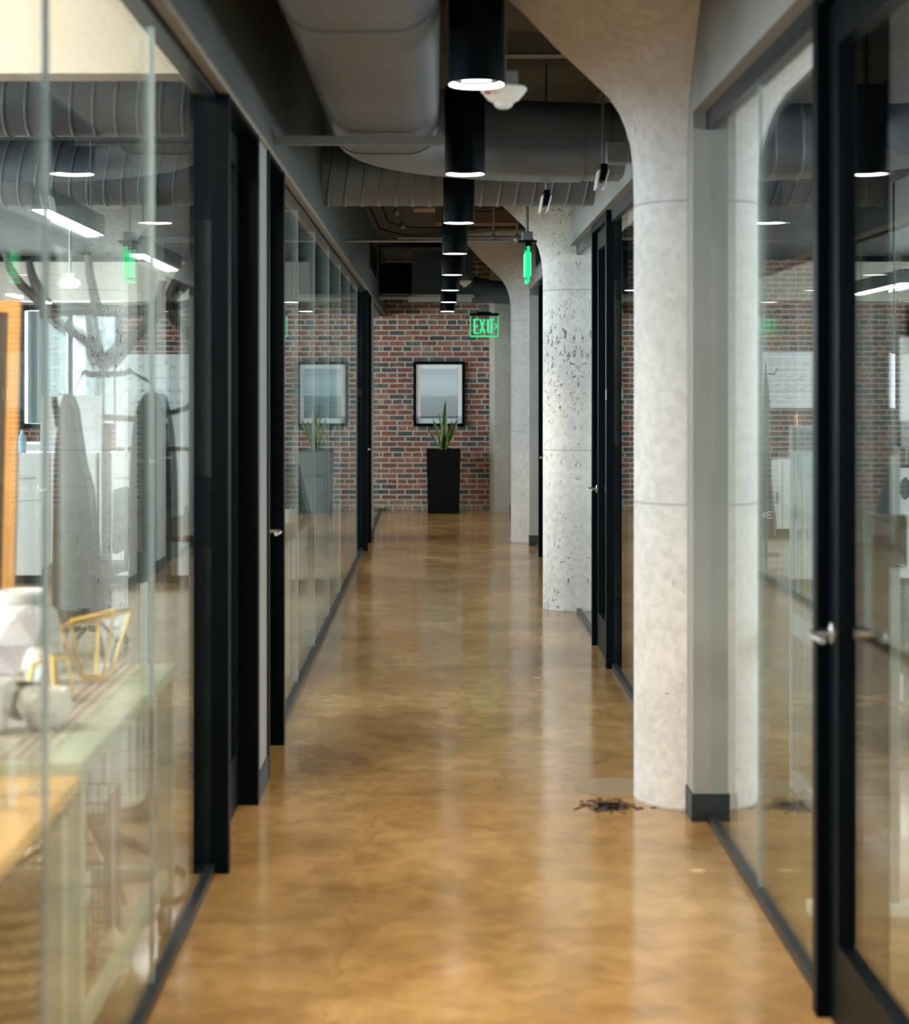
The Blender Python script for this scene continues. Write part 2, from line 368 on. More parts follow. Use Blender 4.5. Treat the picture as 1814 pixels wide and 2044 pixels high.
def glazing(name, x, y0, y1, joints, label, side):
    """frameless glass front: pane per bay, top channel, floor track, pale joints"""
    g = empty(name, (x, y0, 0), label, 'glass wall', kind='structure')
    z0, z1 = .03, 2.50
    ys = [y0]+list(joints)+[y1]
    for a, b in zip(ys, ys[1:]):
        MB().box(x-.006, x+.006, a+.003, b-.003, z0, z1).build('pane', GLASS, g)
    for j in joints:
        MB().box(x-.0065, x+.0065, j-.0016, j+.0016, z0, z1).build('joint', JOINT, g)
    MB().box(x-.022, x+.022, y0, y1, z1-.02, 2.53+(.015 if side > 0 else 0)).build('top_channel', TRACK, g)
    MB().box(x-.020, x+.020, y0, y1, 0, .032).build('floor_track', TRACK, g)
    return g
glazing('window_2', XL, -1.9, 5.765, [-.4, .85, 2.1, 3.36, 4.61], 'frameless glass front beside the sage table and coat stand', -1)
glazing('window_3', XL, 7.90, 17.28, [9.35, 10.65, 12.05, 13.45, 14.85, 16.25], 'long frameless glass front reflecting the brick wall, between the black doors', -1)
glazing('window_4', XL, 19.05, 23.13, [20.4, 21.8], 'last frameless glass front, running up to the brick wall', -1)
glazing('window_5', XR, 4.50, 6.466, [5.50], 'frameless glass front between the nearest door and the nearest concrete column', 1)
glazing('window_6', XR, 7.5, 10.0, [8.75], 'frameless glass front behind the nearest concrete column', 1)
glazing('window_8', XR, 10.97, 12.5, [], 'narrow glass front against the middle concrete column', 1)
glazing('window_7', XR, 16.72, 17.9, [], 'narrow glass front just before the farthest concrete column', 1)

def glazed_door(name, x, y0, y1, side, label, ztop=2.53, handle_at='far', hz=.95, wide=0, handle=True):
    """black steel frame round a glazed leaf; side=-1 means the corridor lies at +x of it"""
    d = empty(name, (x, y0, 0), label, 'door', kind='structure')
    a, b = (x-.065, x+.063) if side < 0 else (x-.050, x+.072+wide)
    MB().box(a, b, y0, y0+.052, 0, ztop, bev=.003).build('jamb', BLACK, d)
    MB().box(a, b, y1-.052, y1, 0, ztop, bev=.003).build('jamb', BLACK, d)
    MB().box(a+.002, b-.002, y0+.052, y1-.052, ztop-.05, ztop).build('head_frame', BLACK, d)
    # leaf
    lx0, lx1 = (x-.05, x-.008) if side < 0 else (x-.020, x+.026)
    l0, l1 = y0+.056, y1-.056
    lf = MB(); sw = .10
    lf.box(lx0, lx1, l0, l0+sw, .008, ztop-.055); lf.box(lx0, lx1, l1-sw, l1, .008, ztop-.055)
    lf.box(lx0, lx1, l0+sw, l1-sw, .008, .21); lf.box(lx0, lx1, l0+sw, l1-sw, ztop-.16, ztop-.055)
    leaf = lf.build('door_leaf', BLACK, d)
    xm = (lx0+lx1)/2
    MB().box(xm-.004, xm+.004, l0+sw, l1-sw, .21, ztop-.16).build('pane', GLASS, d)
    if not handle: return d
    hy = l1-.05 if handle_at == 'far' else l0+.05
    dr = -1 if handle_at == 'far' else 1
    hb = MB()
    for s in ((1, lx1), (-1, lx0)):
        sg, fx = s
        rot = Matrix.Translation((fx, hy, hz)) @ Matrix.Rotation(PI/2*sg, 4, 'Y')
        hb.lathe([(.026, 0), (.026, .008), (.011, .012), (.010, .05)], n=16, M=rot)
        e = fx+sg*.055
        hb.tube([(fx+sg*.04, hy, hz), (e, hy, hz), (e+sg*.004, hy+dr*.02, hz), (e+sg*.004, hy+dr*.06, hz), (e-sg*.004, hy+dr*.115, hz-.002)], [.010, .0105, .010, .009, .008], 10)
    h = hb.build('handle', STEEL, leaf, smooth=True)
    MB().box(x-.004 if side < 0 else x-.054, x+.004 if side < 0 else x-.048, y0-.003, y0+.001, 1.49, 1.55).build('strike_plate', STEEL, d)
    return d
glazed_door('door_1', XL, 5.765, 6.77, -1, 'black framed glass door right behind the nearest glass front with the coat stand', handle_at='near', handle=False)
glazed_door('door_2', XL, 7.13, 7.90, -1, 'black framed door with steel lever just before the long glass front', handle_at='far', hz=.935)
glazed_door('door_3', XL, 17.28, 18.25, -1, 'black framed door at the far end of the long glass front', handle_at='far')
glazed_door('door_4', XR, 3.42, 4.50, 1, 'nearest black framed glass door, with a steel lever handle', ztop=2.545, handle_at='far', hz=.955, wide=.06)
glazed_door('door_5', XR, 10.0, 10.97, 1, 'black framed door between the nearest and middle concrete columns', ztop=2.545, handle_at='far')
glazed_door('door_6', XR, 14.2, 15.2, 1, 'black framed door just past the middle concrete column', ztop=2.545)
glazed_door('door_7', XR, 15.7, 16.72, 1, 'black framed door before the farthest concrete column', ztop=2.545, handle_at='near')

def stub(name, bname, side, y0, y1, label):
    x0, x1 = (-.79, -.675) if side < 0 else (.916, 1.07)
    zt = 2.53 if side < 0 else 2.545
    struct(name, MB().box(x0, x1, y0, y1, .10, zt), DRY, label, 'wall')
    struct(bname, MB().box(x0-.006, x1+.006, y0-.002, y1+.002, 0, .10), BASE, 'black baseboard under the ' + label.replace('grey ', '', 1), 'baseboard')
stub('wall_left_pier', 'baseboard_left_pier', -1, 6.77, 7.13, 'grey wall pier between the two nearest black doors')
stub('wall_left_far_pier', 'baseboard_left_far_pier', -1, 18.25, 19.05, 'grey wall pier beyond the long glass front')
stub('wall_right_pier', 'baseboard_right_pier', 1, 6.466, 6.62, 'grey wall end against the nearest concrete column')
stub('wall_right_past_column', 'baseboard_right_past_column', 1, 13.0, 14.2, 'grey wall just past the middle concrete column')
stub('wall_right_strip', 'baseboard_right_strip', 1, 15.2, 15.7, 'grey wall strip between the two black doors past the middle column')
stub('wall_right_end', 'baseboard_right_end', 1, 17.9, 17.98, 'grey wall end against the farthest concrete column')
stub('wall_right_far', 'baseboard_right_far', 1, 18.46, 22.7, 'grey wall between the farthest column and the brick wall')

# concrete columns with flared capitals
def column(name, cy, label, m=None):
    prof = [(.238, 0), (.238, 2.28), (.242, 2.40), (.252, 2.48), (.270, 2.545), (.295, 2.605), (.335, 2.668), (.43, 2.762), (.548, 2.876), (.68, 3.02), (.76, 3.09), (.76, 3.10)]
    c = MB().lathe(prof, XR, cy, 56)
    o = c.build(name, m or COLC, None, True, 50); tag(o, label, 'column', 'mushroom columns along the corridor', 'structure')
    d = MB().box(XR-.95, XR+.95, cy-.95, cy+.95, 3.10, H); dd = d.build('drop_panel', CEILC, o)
    return o
column('concrete_column', 6.85, 'nearest pale concrete column, widening into a capital, beside a grey wall end', COLS)
column('concrete_column', 12.78, 'middle concrete column, heavily pitted, beside the near exit sign')
column('concrete_column', 18.35, 'farthest concrete column, left of the last black door and in front of the pilaster', COLS)
# other columns of the grid stand in the far office row
struct('trim_3', MB().prism([(.72, 22.72), (.66, 22.95), (.67, 23.15), (1.4, 23.15), (1.4, 22.72)], 0, H, 'Z'), PILC, 'rough grey concrete pilaster against the brick wall', 'pilaster')

# =================================================================== DUCTS AND CEILING SERVICES
def rrect(w_, h_, r, n=7):
    pts = []
    for cx, cz, a0 in ((w_/2-r, h_/2-r, 0), (-w_/2+r, h_/2-r, PI/2), (-w_/2+r, -h_/2+r, PI), (w_/2-r, -h_/2+r, 3*PI/2)):
        for k in range(n+1):
            a = a0+PI/2*k/n; pts.append((cx+r*math.cos(a), cz+r*math.sin(a)))
    return pts
def sweep(mb, frames, sect, cap=True):
    rings = []
    for (p, tdir, sc) in frames:
        p = Vector(p); tdir = Vector(tdir).normalized(); side = tdir.cross(Vector((0, 0, 1))).normalized(); up = Vector((0, 0, 1))
        rings.append(mb.ring([p+side*a*sc+up*c*sc for a, c in sect]))
    for a, b in zip(rings, rings[1:]): mb.bridge(a, b)
    if cap: mb.bm.faces.new(rings[0][::-1]); mb.bm.faces.new(rings[-1])
# long oval duct turning across the corridor
WD, HD = .47, .36
zc = 2.60+HD/2
sect = rrect(WD, HD, .13)
fr_ = []; y = 1.5
corr = 0
while y < 8.05:
    fr_.append(((-.232, y, zc), (0, 1, 0), 1.0)); fr_.append(((-.232, y+.016, zc), (0, 1, 0), 1.018)); fr_.append(((-.232, y+.032, zc), (0, 1, 0), 1.0)); y += .085
du = MB(); sweep(du, fr_, sect)
duct = empty('oval_duct', (-.232, 1.5, 2.60), 'large oval ribbed duct along the ceiling, bending across the corridor', 'duct')
du.build('straight_run', DUCT, duct, True, 60)
eb = MB(); R0 = .95; fe = []
fe.append(((-.232, 8.02, zc), (0, 1, 0), 1.03)); 
for k in range(0, 13):
    a = PI/2*k/12; p = (-.232+R0*(1-math.cos(a)), 8.06+R0*math.sin(a), zc); fe.append((p, (math.sin(a), math.cos(a), 0), 1.03))
sweep(eb, fe, sect); eb.build('elbow', DUCT, duct, True, 60)
cr_ = MB(); fc = []; x = -.232+R0
while x < 2.3:
    fc.append(((x, 8.06+R0, zc), (1, 0, 0), 1.0)); fc.append(((x+.105, 8.06+R0, zc), (1, 0, 0), 1.0)); fc.append(((x+.112, 8.06+R0, zc), (1, 0, 0), 1.022)); fc.append(((x+.128, 8.06+R0, zc), (1, 0, 0), 1.022)); fc.append(((x+.134, 8.06+R0, zc), (1, 0, 0), 1.0)); x += .134
sweep(cr_, fc, sect); cr_.build('cross_run', DUCT, duct, True, 60)
for yy in (3.4, 5.28):
    sm = MB(); sweep(sm, [((-.232, yy, zc), (0, 1, 0), 1.035), ((-.232, yy+.03, zc), (0, 1, 0), 1.035)], sect); sm.build('seam_band', DUCT, duct, True, 60)
# round spiral duct behind
def spiral_duct(name, p0, p1, r, label, pitch=.10, grp=None):
    p0, p1 = Vector(p0), Vector(p1); ln = (p1-p0).length; n = 40
    ax = (p1-p0).normalized(); up = Vector((0, 0, 1)); sd = ax.cross(up).normalized()
    mb = MB(); rings = []; t = 0
    ts = []
    while t < ln: ts += [(t, 0), (t+pitch*.80, 0), (t+pitch*.86, .006), (t+pitch*.94, .006), (t+pitch*.99, 0)]; t += pitch
    for tt, dr in ts:
        rings.append(mb.ring([p0+ax*(tt+pitch*(k/n) * 0 + .07*math.sin(2*PI*k/n)*.5)+sd*math.cos(2*PI*k/n)*(r+dr)+up*math.sin(2*PI*k/n)*(r+dr) for k in range(n)]))
    for a, b in zip(rings, rings[1:]): mb.bridge(a, b)
    mb.bm.faces.new(rings[0][::-1]); mb.bm.faces.new(rings[-1])
    o = mb.build(name, DUCT, None, True, 35); return tag(o, label, 'duct', grp)
spiral_duct('spiral_duct', (-3.6, 10.62, 2.835), (2.6, 10.62, 2.835), .205, 'round spiral seamed duct crossing the corridor behind the oval duct')
spiral_duct('spiral_duct', (-5.8, 8.2, 2.93), (-.95, 8.2, 2.93), .23, 'round spiral duct crossing the office behind the cream bulkhead')
struct('trim_4', MB().box(-6.0, -.85, 9.9, 10.15, 2.95, H), DRYD, 'dark ceiling beam crossing the office beyond the cream bulkhead', 'beam')
# unistrut bar under the oval duct
MBx = MB().box(-.668, .02, 7.35, 7.39, 2.665, 2.71); 
bar = MB().box(-.668, .03, 7.35, 7.39, 2.548, 2.583); tag(bar.build('strut_channel', CONDUIT), 'grey strut channel crossing under the oval duct', 'strut')
MBx.bm.free()
# conduits, cables
def conduit(pts, r, label, m=CONDUIT, name='conduit', grp='conduits under the slab'):
    return tag(MB().tube(pts, r, 8).build(name, m, None, True), label, 'conduit' if m is CONDUIT else 'cable', grp)
conduit([(-.66, 13.0, 2.62), (.52, 13.0, 2.62)], .012, 'thin grey conduit crossing the corridor to the near exit sign')
conduit([(-.30, 13.6, 2.69), (.14, 13.6, 2.69), (.9, 13.6, 2.69)], .016, 'upper grey conduit crossing just behind the near exit sign')
conduit([(.30, 2.5, 3.16), (.30, 8, 3.16), (.30, 16, 3.16)], .012, 'grey conduit running lengthwise beside the pendant lamps')
conduit([(.10, 6.9, 3.08), (.9, 6.9, 3.05)], .022, 'thick grey pipe crossing under the slab beside the nearest capital')
conduit([(.10, 8.1, 3.05), (.9, 8.1, 3.05)], .014, 'grey pipe crossing under the slab beyond the nearest capital')
for i, (x0, y0, x1, y1, sag) in enumerate(((-.62, 14.6, .25, 14.4, .06), (.05, 14.8, .75, 14.9, .05), (-.62, 16.5, .5, 16.2, .09), (-.5, 15.4, .4, 15.9, .07))):
    pts = []
    for k in range(13):
        t = k/12; pts.append((x0+(x1-x0)*t, y0+(y1-y0)*t, (3.10-.03*i-sag*4*t*(1-t)+.012*math.sin(9*t+i)) if 0 < k < 12 else 3.212))
    conduit(pts, .007, ['drooping black cable crossing under the slab nearest the spiral duct', 'black cable beside the middle column capital', 'lowest sagging black cable under the slab', 'slack black cable between the pendants and bulkhead'][i], WIRE, 'hanging_cable', 'cables under the slab')
for i, (x, y, z0) in enumerate(((-.33, 14.5, 2.98), (-.30, 15.4, 2.95), (.42, 13.6, 2.69), (.60, 13.6, 2.69))):
    tag(MB().tube([(x, y, z0), (x, y, H)], .008, 8).lathe([(.018, z0-.03), (.026, z0-.02), (.026, z0+.01), (.010, z0+.03)], x, y, 10).build('pipe_hanger', CONDUIT, None, True),
        ['short rod hanger with clamp holding the black cable', 'second rod hanger with clamp, farther from the camera', 'rod hanger on the upper conduit beside the pendants', 'rod hanger on the upper conduit near the exit sign'][i], 'hanger', 'rod hangers under the slab')

# pendant cylinder lamps
def pendant(loc, label):
    p = empty('pendant_lamp', loc, label, 'pendant lamp', 'black cylinder pendants down the corridor')
    x, y, z = loc; r = .0875
    MB().lathe([(r-.012, z+.02), (r-.006, z+.001), (r, z), (r, z+.375), (r-.01, z+.38), (.012, z+.382)], x, y, 40, capb=False).build('lamp_shade', BLACK, p, True)
    MB().lathe([(.012, z+.37), (.012, H)], x, y, 12).build('stem', BLACK, p, True)
    MB().lathe([(r-.014, z+.012), (r-.009, z+.002), (r-.004, z+.0005), (r-.002, z+.003)], x, y, 40, capb=False, capt=False).build('lit_rim', RIM, p, True)
    MB().lathe([(r-.013, z+.022), (.001, z+.024)], x, y, 40).build('diffuser', LEDW, p)
    return p
PY0, DPY = 5.50, 2.29
p0 = pendant((.119, PY0, 2.478), 'nearest and largest black cylinder pendant lamp, beside the smoke detector')
words = ['second', 'third', 'fourth', 'fifth', 'sixth', 'seventh', 'eighth']
for k in range(1, 8):
    c = copy_tree(p0, None, (.119, PY0+DPY*k, 2.478))
    c['label'] = f'{words[k-1]} black cylinder pendant lamp along the corridor from the smoke detector'
for k, lb in ((-1, 'added unseen black cylinder pendant lamp above the oak table end of the corridor'), (-2, 'added unseen black cylinder pendant lamp directly over the camera end of the corridor')):  # out of view, added as bodies for the extra spots below
    c = copy_tree(p0, None, (.119, PY0+DPY*k, 2.478)); c['label'] = lb
for k in range(8):
    l = bpy.data.lights.new('pendant_spot', 'SPOT'); l.energy = (160 if k == 0 else 75 if k == 1 else 55); l.color = (1, .78, .48); l.spot_size = math.radians(95); l.spot_blend = .8; l.shadow_soft_size = .06
    o = bpy.data.objects.new('pendant_spot', l); o.location = (.119, PY0+DPY*k, 2.47); COL.objects.link(o)
for yy in (PY0-2*DPY, PY0-DPY):  # extra spots added out of view to brighten the near floor
    l = bpy.data.lights.new('pendant_spot', 'SPOT'); l.energy = 190; l.color = (1, .78, .48); l.spot_size = math.radians(95); l.spot_blend = .8; l.shadow_soft_size = .06
    o = bpy.data.objects.new('pendant_spot', l); o.location = (.119, yy, 2.47); COL.objects.link(o)

# smoke detectors
def detector(x, y, z, label, ztop=H):
    d = empty('smoke_detector', (x, y, z), label, 'smoke detector', 'ceiling smoke detectors')
    MB().lathe([(.016, z-.020), (.028, z-.012), (.034, z+.002)], x, y, 24).build('sensor_tip', WHITEM, d, True)
    MB().lathe([(.034, z), (.050, z+.008), (.074, z+.036), (.078, z+.046), (.072, z+.052), (.02, z+.054)], x, y, 36).build('dome', WHITEP, d, True)
    MB().box(x-.045, x+.045, y-.045, y+.045, z+.054, z+.10, bev=.004).build('junction_box', CONDUIT, d)
    MB().tube([(x, y, z+.10), (x, y, ztop)], .009, 8).build('conduit_stem', CONDUIT, d, True)
    MB().box(x-.065, x-.045, y-.079, y-.060, z+.018, z+.026).build('red_marking', mat('red_print', (.7, .12, .08), .5), d)
    return d
detector(.219, 5.98, 2.50, 'white domed smoke detector hanging beside the nearest pendant lamp')
detector(.30, 19.9, 2.70, 'small white smoke detector just in front of the grey air unit')

# exit signs
def letters(mb, text, x0, z0, h, w_, gap, y, th, st_):
    """plain stroke letters built from bars, facing -y"""
    def bar(a, b):
        a = Vector((a[0], y, a[1])); b = Vector((b[0], y, b[1])); mb.tube([a, b], th, 6)
    x = x0
    for ch in text:
        L_, R_, B_, T_ = x, x+w_, z0, z0+h; M_ = (B_+T_)/2; C_ = (L_+R_)/2
        S = {'E': [((L_, B_), (L_, T_)), ((L_, T_), (R_, T_)), ((L_, M_), (R_-.2*w_, M_)), ((L_, B_), (R_, B_))],
             'X': [((L_, B_), (R_, T_)), ((L_, T_), (R_, B_))],
             'I': [((C_, B_), (C_, T_))],
             'T': [((L_, T_), (R_, T_)), ((C_, B_), (C_, T_))],
             '>': [((L_+.1*w_, T_-.25*h), (R_-.2*w_, M_)), ((R_-.2*w_, M_), (L_+.1*w_, B_+.25*h))],
             'W': [((L_, T_), (L_+.25*w_, B_)), ((L_+.25*w_, B_), (C_, T_)), ((C_, T_), (R_-.25*w_, B_)), ((R_-.25*w_, B_), (R_, T_))]}[ch]
        for s in S: bar(*s)
        x += (w_*.45 if ch == 'I' else w_)+gap
CLEARG = glass_mat('clear_sign_acrylic', (.90, .97, .93), .06)
def exit_sign(x, y, zt, W_, H_, rotz, label, stem_top):
    e = empty('exit_sign', (0, 0, 0), label, 'exit sign', 'green exit signs')
    MB().box(-W_/2, W_/2, -.006, .006, -H_, 0).build('acrylic_panel', CLEARG, e)
    gl = MB(); letters(gl, 'EXIT', -W_*.35, -H_*.86, H_*.68, W_*.155, W_*.055, -.009, .0125, 1); letters(gl, '>', W_*.36, -H_*.80, H_*.55, W_*.14, 0, -.009, .008, 1)
    letters(gl, 'EXIT', -W_*.35, -H_*.86, H_*.68, W_*.155, W_*.055, .009, .0125, 1)
    gl.build('lettering', GREENL, e)
    MB().box(-W_/2, W_/2, -.010, .010, -H_-.012, -H_+.004).build('lit_edge', GREENL, e)
    for sx in (-1, 1): MB().box(sx*W_/2-.005, sx*W_/2+.005, -.009, .009, -H_, 0).build('lit_side_edge', GREENL, e)
    MB().box(-W_/2-.01, W_/2+.01, -.022, .022, 0, .032).build('housing', BLACK, e)
    MB().box(-.085, .085, -.06, .06, .032, .045).build('canopy', BLACK, e)
    MB().box(-.055, .055, -.035, .035, .045, .105, bev=.004).build('junction_box', CONDUIT, e)
    MB().tube([(0, 0, .10), (0, 0, stem_top-zt)], .010, 8).build('stem', CONDUIT, e, True)
    e.location = (x, y, zt); e.rotation_euler.z = rotz; return e
exit_sign(.597, 12.0, 2.49, .30, .22, PI/2, 'near exit sign seen edge-on as a glowing green strip beside the middle column', H)
exit_sign(.575, 22.2, 2.455, .34, .25, 0, 'far exit sign with green EXIT lettering and arrow facing the camera', H)
# tiny lamp on the other side: hanging twin-flap spot heads near the duct
def flap_head(x, y, z, rod, label):
    f = empty('flap_spotlight', (x, y, z), label, 'spotlight', 'hanging flap spotlights')
    MB().tube([(x, y, z+.05), (x, y, rod)], .006, 8).build('rod', CONDUIT, f, True)
    MB().box(x-.016, x+.016, y-.07, y+.05, z-.02, z+.06, bev=.004).build('housing', BLACK, f)
    for s in (-1, 1):
        M = Matrix.Translation((x+s*.022, y-.01, z+.03)) @ Matrix.Rotation(.22+s*.05, 4, 'Y')
        MB().box(-.004, .004, -.07, .06, -.085, .0, M=M).build('flap', WHITEM, f)
    return f
flap_head(.56, 9.28, 2.51, H, 'lower hanging spotlight with two white flaps, in front of the spiral duct')
flap_head(.775, 8.45, 2.54, H, 'higher hanging spotlight with two white flaps, close to the nearest column')
# box above it
tag(MB().box(.80, .90, 8.5, 8.62, 2.62, 2.72, bev=.004).build('junction_box', CONDUIT), 'grey junction box fixed to the bulkhead under the oval duct', 'junction box')

# air unit and lateral duct at the far end
hv = empty('fan_coil_unit', (.05, 20.8, 2.58), 'dark grey ceiling air unit above the brick wall end', 'air unit')
MB().box(-.28, .40, 20.35, 21.33, 2.62, 3.12, bev=.006).build('casing', mat('blue_grey_unit_steel', (.055, .075, .09), .5), hv)
MB().prism([(-.34, 2.58), (.42, 2.58), (.40, 2.62), (-.28, 2.62)], 20.3, 21.33, 'Y').build('drip_tray', mat('pale_insulation_foil', (.34, .37, .38), .4), hv)
MB().tube([(.40, 20.5, 2.68), (.60, 20.5, 2.66), (1.2, 20.4, 2.60)], [.16, .13, .12], 20).build('outlet_duct', mat('blue_grey_unit_steel', (.055, .075, .09), .5), hv, True)
MB().tube([(-.28, 20.6, 2.60), (-.55, 20.6, 2.60), (-.66, 20.6, 2.60)], .026, 12).build('pipe', mat('pale_insulation_foil', (.34, .37, .38), .4), hv, True)
MB().box(-.66, -.30, 20.75, 21.3, 2.65, 3.0).build('side_box', BLACK, hv)
# timber formwork blocks and beam left above
tag(MB().box(-.20, -.02, 15.0, 15.3, 3.05, 3.218, bev=.004).build('wood_block', mat('raw_timber', (.42, .30, .17), .8, var=.15)), 'raw timber block hanging behind the pendant lamps', 'timber block')
struct('trim_5', MB().box(-.02, .70, 15.5, 15.8, 2.98, H), mat('rust_brown_slab_edge', (.20, .12, .07), .85, var=.2), 'rust brown dropped slab edge beyond the near exit sign', 'slab edge')

# vents
def vent(name, x, y0, y1, z0, z1, side, label):
    v = empty(name, (x, y0, z0), label, 'air vent', 'slotted wall vents')
    MB().box(x-.004, x+.004, y0, y1, z0, z1).build('frame', mat('vent_grey', (.16, .16, .155), .6), v)
    n = 14; sl = MB()
    for k in range(n):
        z = z0+.015+(z1-z0-.03)*k/(n-1); sl.box(x+side*.004, x+side*.016, y0+.012, y1-.012, z-.004, z+.004)
    sl.build('slats', BLACK, v)
vent('air_vent', -.664, 17.6, 19.4, 2.72, 3.03, 1, 'wide slotted vent in the dark bulkhead past the long glass front')
vent('air_vent', .912, 15.6, 16.6, 2.66, 2.98, -1, 'slotted vent in the light bulkhead between the middle and farthest columns')

# =================================================================== PICTURE AND PLANT AT THE END
pc = empty('framed_picture', (.02, 23.1, 1.49), 'black framed seascape print on the brick wall above the plant', 'picture')
x0, x1, z0, z1 = -.31, .352, 1.075, 1.905; f = .038
fb = MB(); fb.box(x0, x1, 23.09, 23.145, z1-f, z1); fb.box(x0, x1, 23.09, 23.145, z0, z0+f); fb.box(x0, x0+f, 23.09, 23.145, z0+f, z1-f); fb.box(x1-f, x1, 23.09, 23.145, z0+f, z1-f)
fb.build('frame', BLACK, pc)
MB().box(x0+f, x1-f, 23.125, 23.14, z0+f, z1-f).build('mat_board', mat('white_mat_board', (.93, .94, .95), .6), pc)
def print_mat():
    m = bpy.data.materials.new('pale_seascape_print'); m.use_nodes = True; nt = m.node_tree; N = nt.nodes; L = nt.links; b = N['Principled BSDF']; b.inputs['Roughness'].default_value = .5
    g = N.new('ShaderNodeNewGeometry'); sp = N.new('ShaderNodeSeparateXYZ'); L.new(g.outputs['Position'], sp.inputs[0])
    mp = N.new('ShaderNodeMapping'); mp.inputs['Scale'].default_value = (6, 1, 60); L.new(g.outputs['Position'], mp.inputs['Vector'])
    n = N.new('ShaderNodeTexNoise'); n.inputs['Scale'].default_value = 1; n.inputs['Detail'].default_value = 6; L.new(mp.outputs[0], n.inputs['Vector'])
    ma = N.new('ShaderNodeMath'); ma.operation = 'MULTIPLY_ADD'; L.new(n.outputs[0], ma.inputs[0]); ma.inputs[1].default_value = .10; L.new(sp.outputs['Z'], ma.inputs[2])
    mr = N.new('ShaderNodeMapRange'); mr.inputs[1].default_value = 1.2; mr.inputs[2].default_value = 1.9; L.new(ma.outputs[0], mr.inputs[0])
    r = ramp(N, [(0, (.03, .11, .17)), (.30, (.08, .20, .28)), (.44, (.15, .30, .38)), (.46, (.42, .60, .70)), (.7, (.58, .74, .84)), (1, (.28, .46, .58))]); L.new(mr.outputs[0], r.inputs[0]); L.new(r.outputs[0], b.inputs['Base Color'])
    return m
MB().box(x0+f+.055, x1-f-.055, 23.12, 23.126, z0+f+.065, z1-f-.055).build('print', print_mat(), pc)
MB().box(x0+f, x1-f, 23.104, 23.108, z0+f, z1-f).build('glazing', THINGLASS, pc)

pt = empty('tall_planter', (.075, 22.65, 0), 'tall black square planter holding a snake plant against the brick wall', 'planter')
pb = MB(); a_, b_ = .185, .205
def sq(h, z): return [(.075-h, 22.65-h, z), (.075+h, 22.65-h, z), (.075+h, 22.65+h, z), (.075-h, 22.65+h, z)]
rs = [pb.ring(sq(.195, 0)), pb.ring(sq(.212, .80)), pb.ring(sq(.19, .80)), pb.ring(sq(.186, .74))]
for a, b in zip(rs, rs[1:]): pb.bridge(a, b)
pb.bm.faces.new(rs[0][::-1]); pb.build('planter_body', mat('matte_black_planter', (.002, .002, .003), .7, spec=.1), pt)
MB().box(-.11, .26, 22.465, 22.835, .70, .745).build('soil', mat('dark_potting_soil', (.03, .02, .014), .95, bump=.6, bscale=80), pt)
sn = empty('snake_plant', (.075, 22.65, .755), 'variegated snake plant with upright pointed leaves in the black planter', 'plant')
def leafmat():
    m = bpy.data.materials.new('variegated_snake_leaf'); m.use_nodes = True; nt = m.node_tree; N = nt.nodes; L = nt.links; b = N['Principled BSDF']; b.inputs['Roughness'].default_value = .4
    uv = N.new('ShaderNodeUVMap'); sp = N.new('ShaderNodeSeparateXYZ'); L.new(uv.outputs[0], sp.inputs[0])
    n = N.new('ShaderNodeTexNoise'); n.inputs['Scale'].default_value = 20; tc = N.new('ShaderNodeTexCoord'); L.new(tc.outputs['Object'], n.inputs['Vector'])
    r = ramp(N, [(0, (.50, .56, .14)), (.10, (.48, .54, .14)), (.17, (.02, .085, .022)), (.83, (.03, .11, .03)), (.90, (.48, .54, .14))]); L.new(sp.outputs[0], r.inputs[0])
    c = mixc(N, L, .2, r.outputs[0], n.outputs['Color'], 'SOFT_LIGHT'); L.new(c, b.inputs['Base Color']); return m
LEAF = leafmat()
def snake_leaf(bx, by, lean, az, h, w_, tw):
    mb = MB(); bm = mb.bm; uvl = bm.loops.layers.uv.new('UVMap'); n = 12; rows = []
    for i in range(n+1):
        t = i/n; wd = 1.3*w_*(.55+1.3*t-1.85*t**2.6) if t < .999 else .001; wd = max(wd, .001)
        d = lean*t**1.4*h; px = bx+math.cos(az)*d; py = by+math.sin(az)*d; pz = .755+h*t*(1-.25*lean*t)
        a = tw*t+az+PI/2
        row = []
        for j in range(5):
            u = (j/4-.5)*2; cup = .25*wd*(u*u)
            row.append((bm.verts.new((px+math.cos(a)*u*wd/2-math.sin(a)*cup, py+math.sin(a)*u*wd/2+math.cos(a)*cup, pz)), j/4, t))
        rows.append(row)
    for r0, r1 in zip(rows, rows[1:]):
        for j in range(4):
            q = (r0[j], r0[j+1], r1[j+1], r1[j]); fc_ = bm.faces.new([v[0] for v in q])
            for lp, v in zip(fc_.loops, q): lp[uvl].uv = (v[1], v[2])
    ext = bmesh.ops.solidify(bm, geom=bm.faces[:], thickness=.003)
    return mb.build('leaf', LEAF, sn, True)
for (bx, by, lean, az, h, w_, tw) in ((.085, 22.60, .08, 1.2, .66, .065, .5), (.04, 22.60, .22, PI, .45, .055, -.4), (.12, 22.58, .30, .1, .46, .060, .4), (.07, 22.55, .05, -1.0, .36, .06, .9),
                                     (.02, 22.62, .48, PI-.1, .38, .035, .2), (.12, 22.64, .16, .3, .42, .058, -.6), (.06, 22.68, .12, 2.4, .52, .05, .5), (.13, 22.56, .10, -.4, .30, .055, .2),
                                     (.10, 22.55, .45, .2, .34, .030, .3), (.05, 22.56, .20, 2.8, .30, .05, .4)):
    snake_leaf(bx, by, lean, az, h, w_, tw*.5+(PI/2-az if lean < .2 else -az+PI/2)*0+(0 if abs(math.cos(az)) < .5 else PI/2))

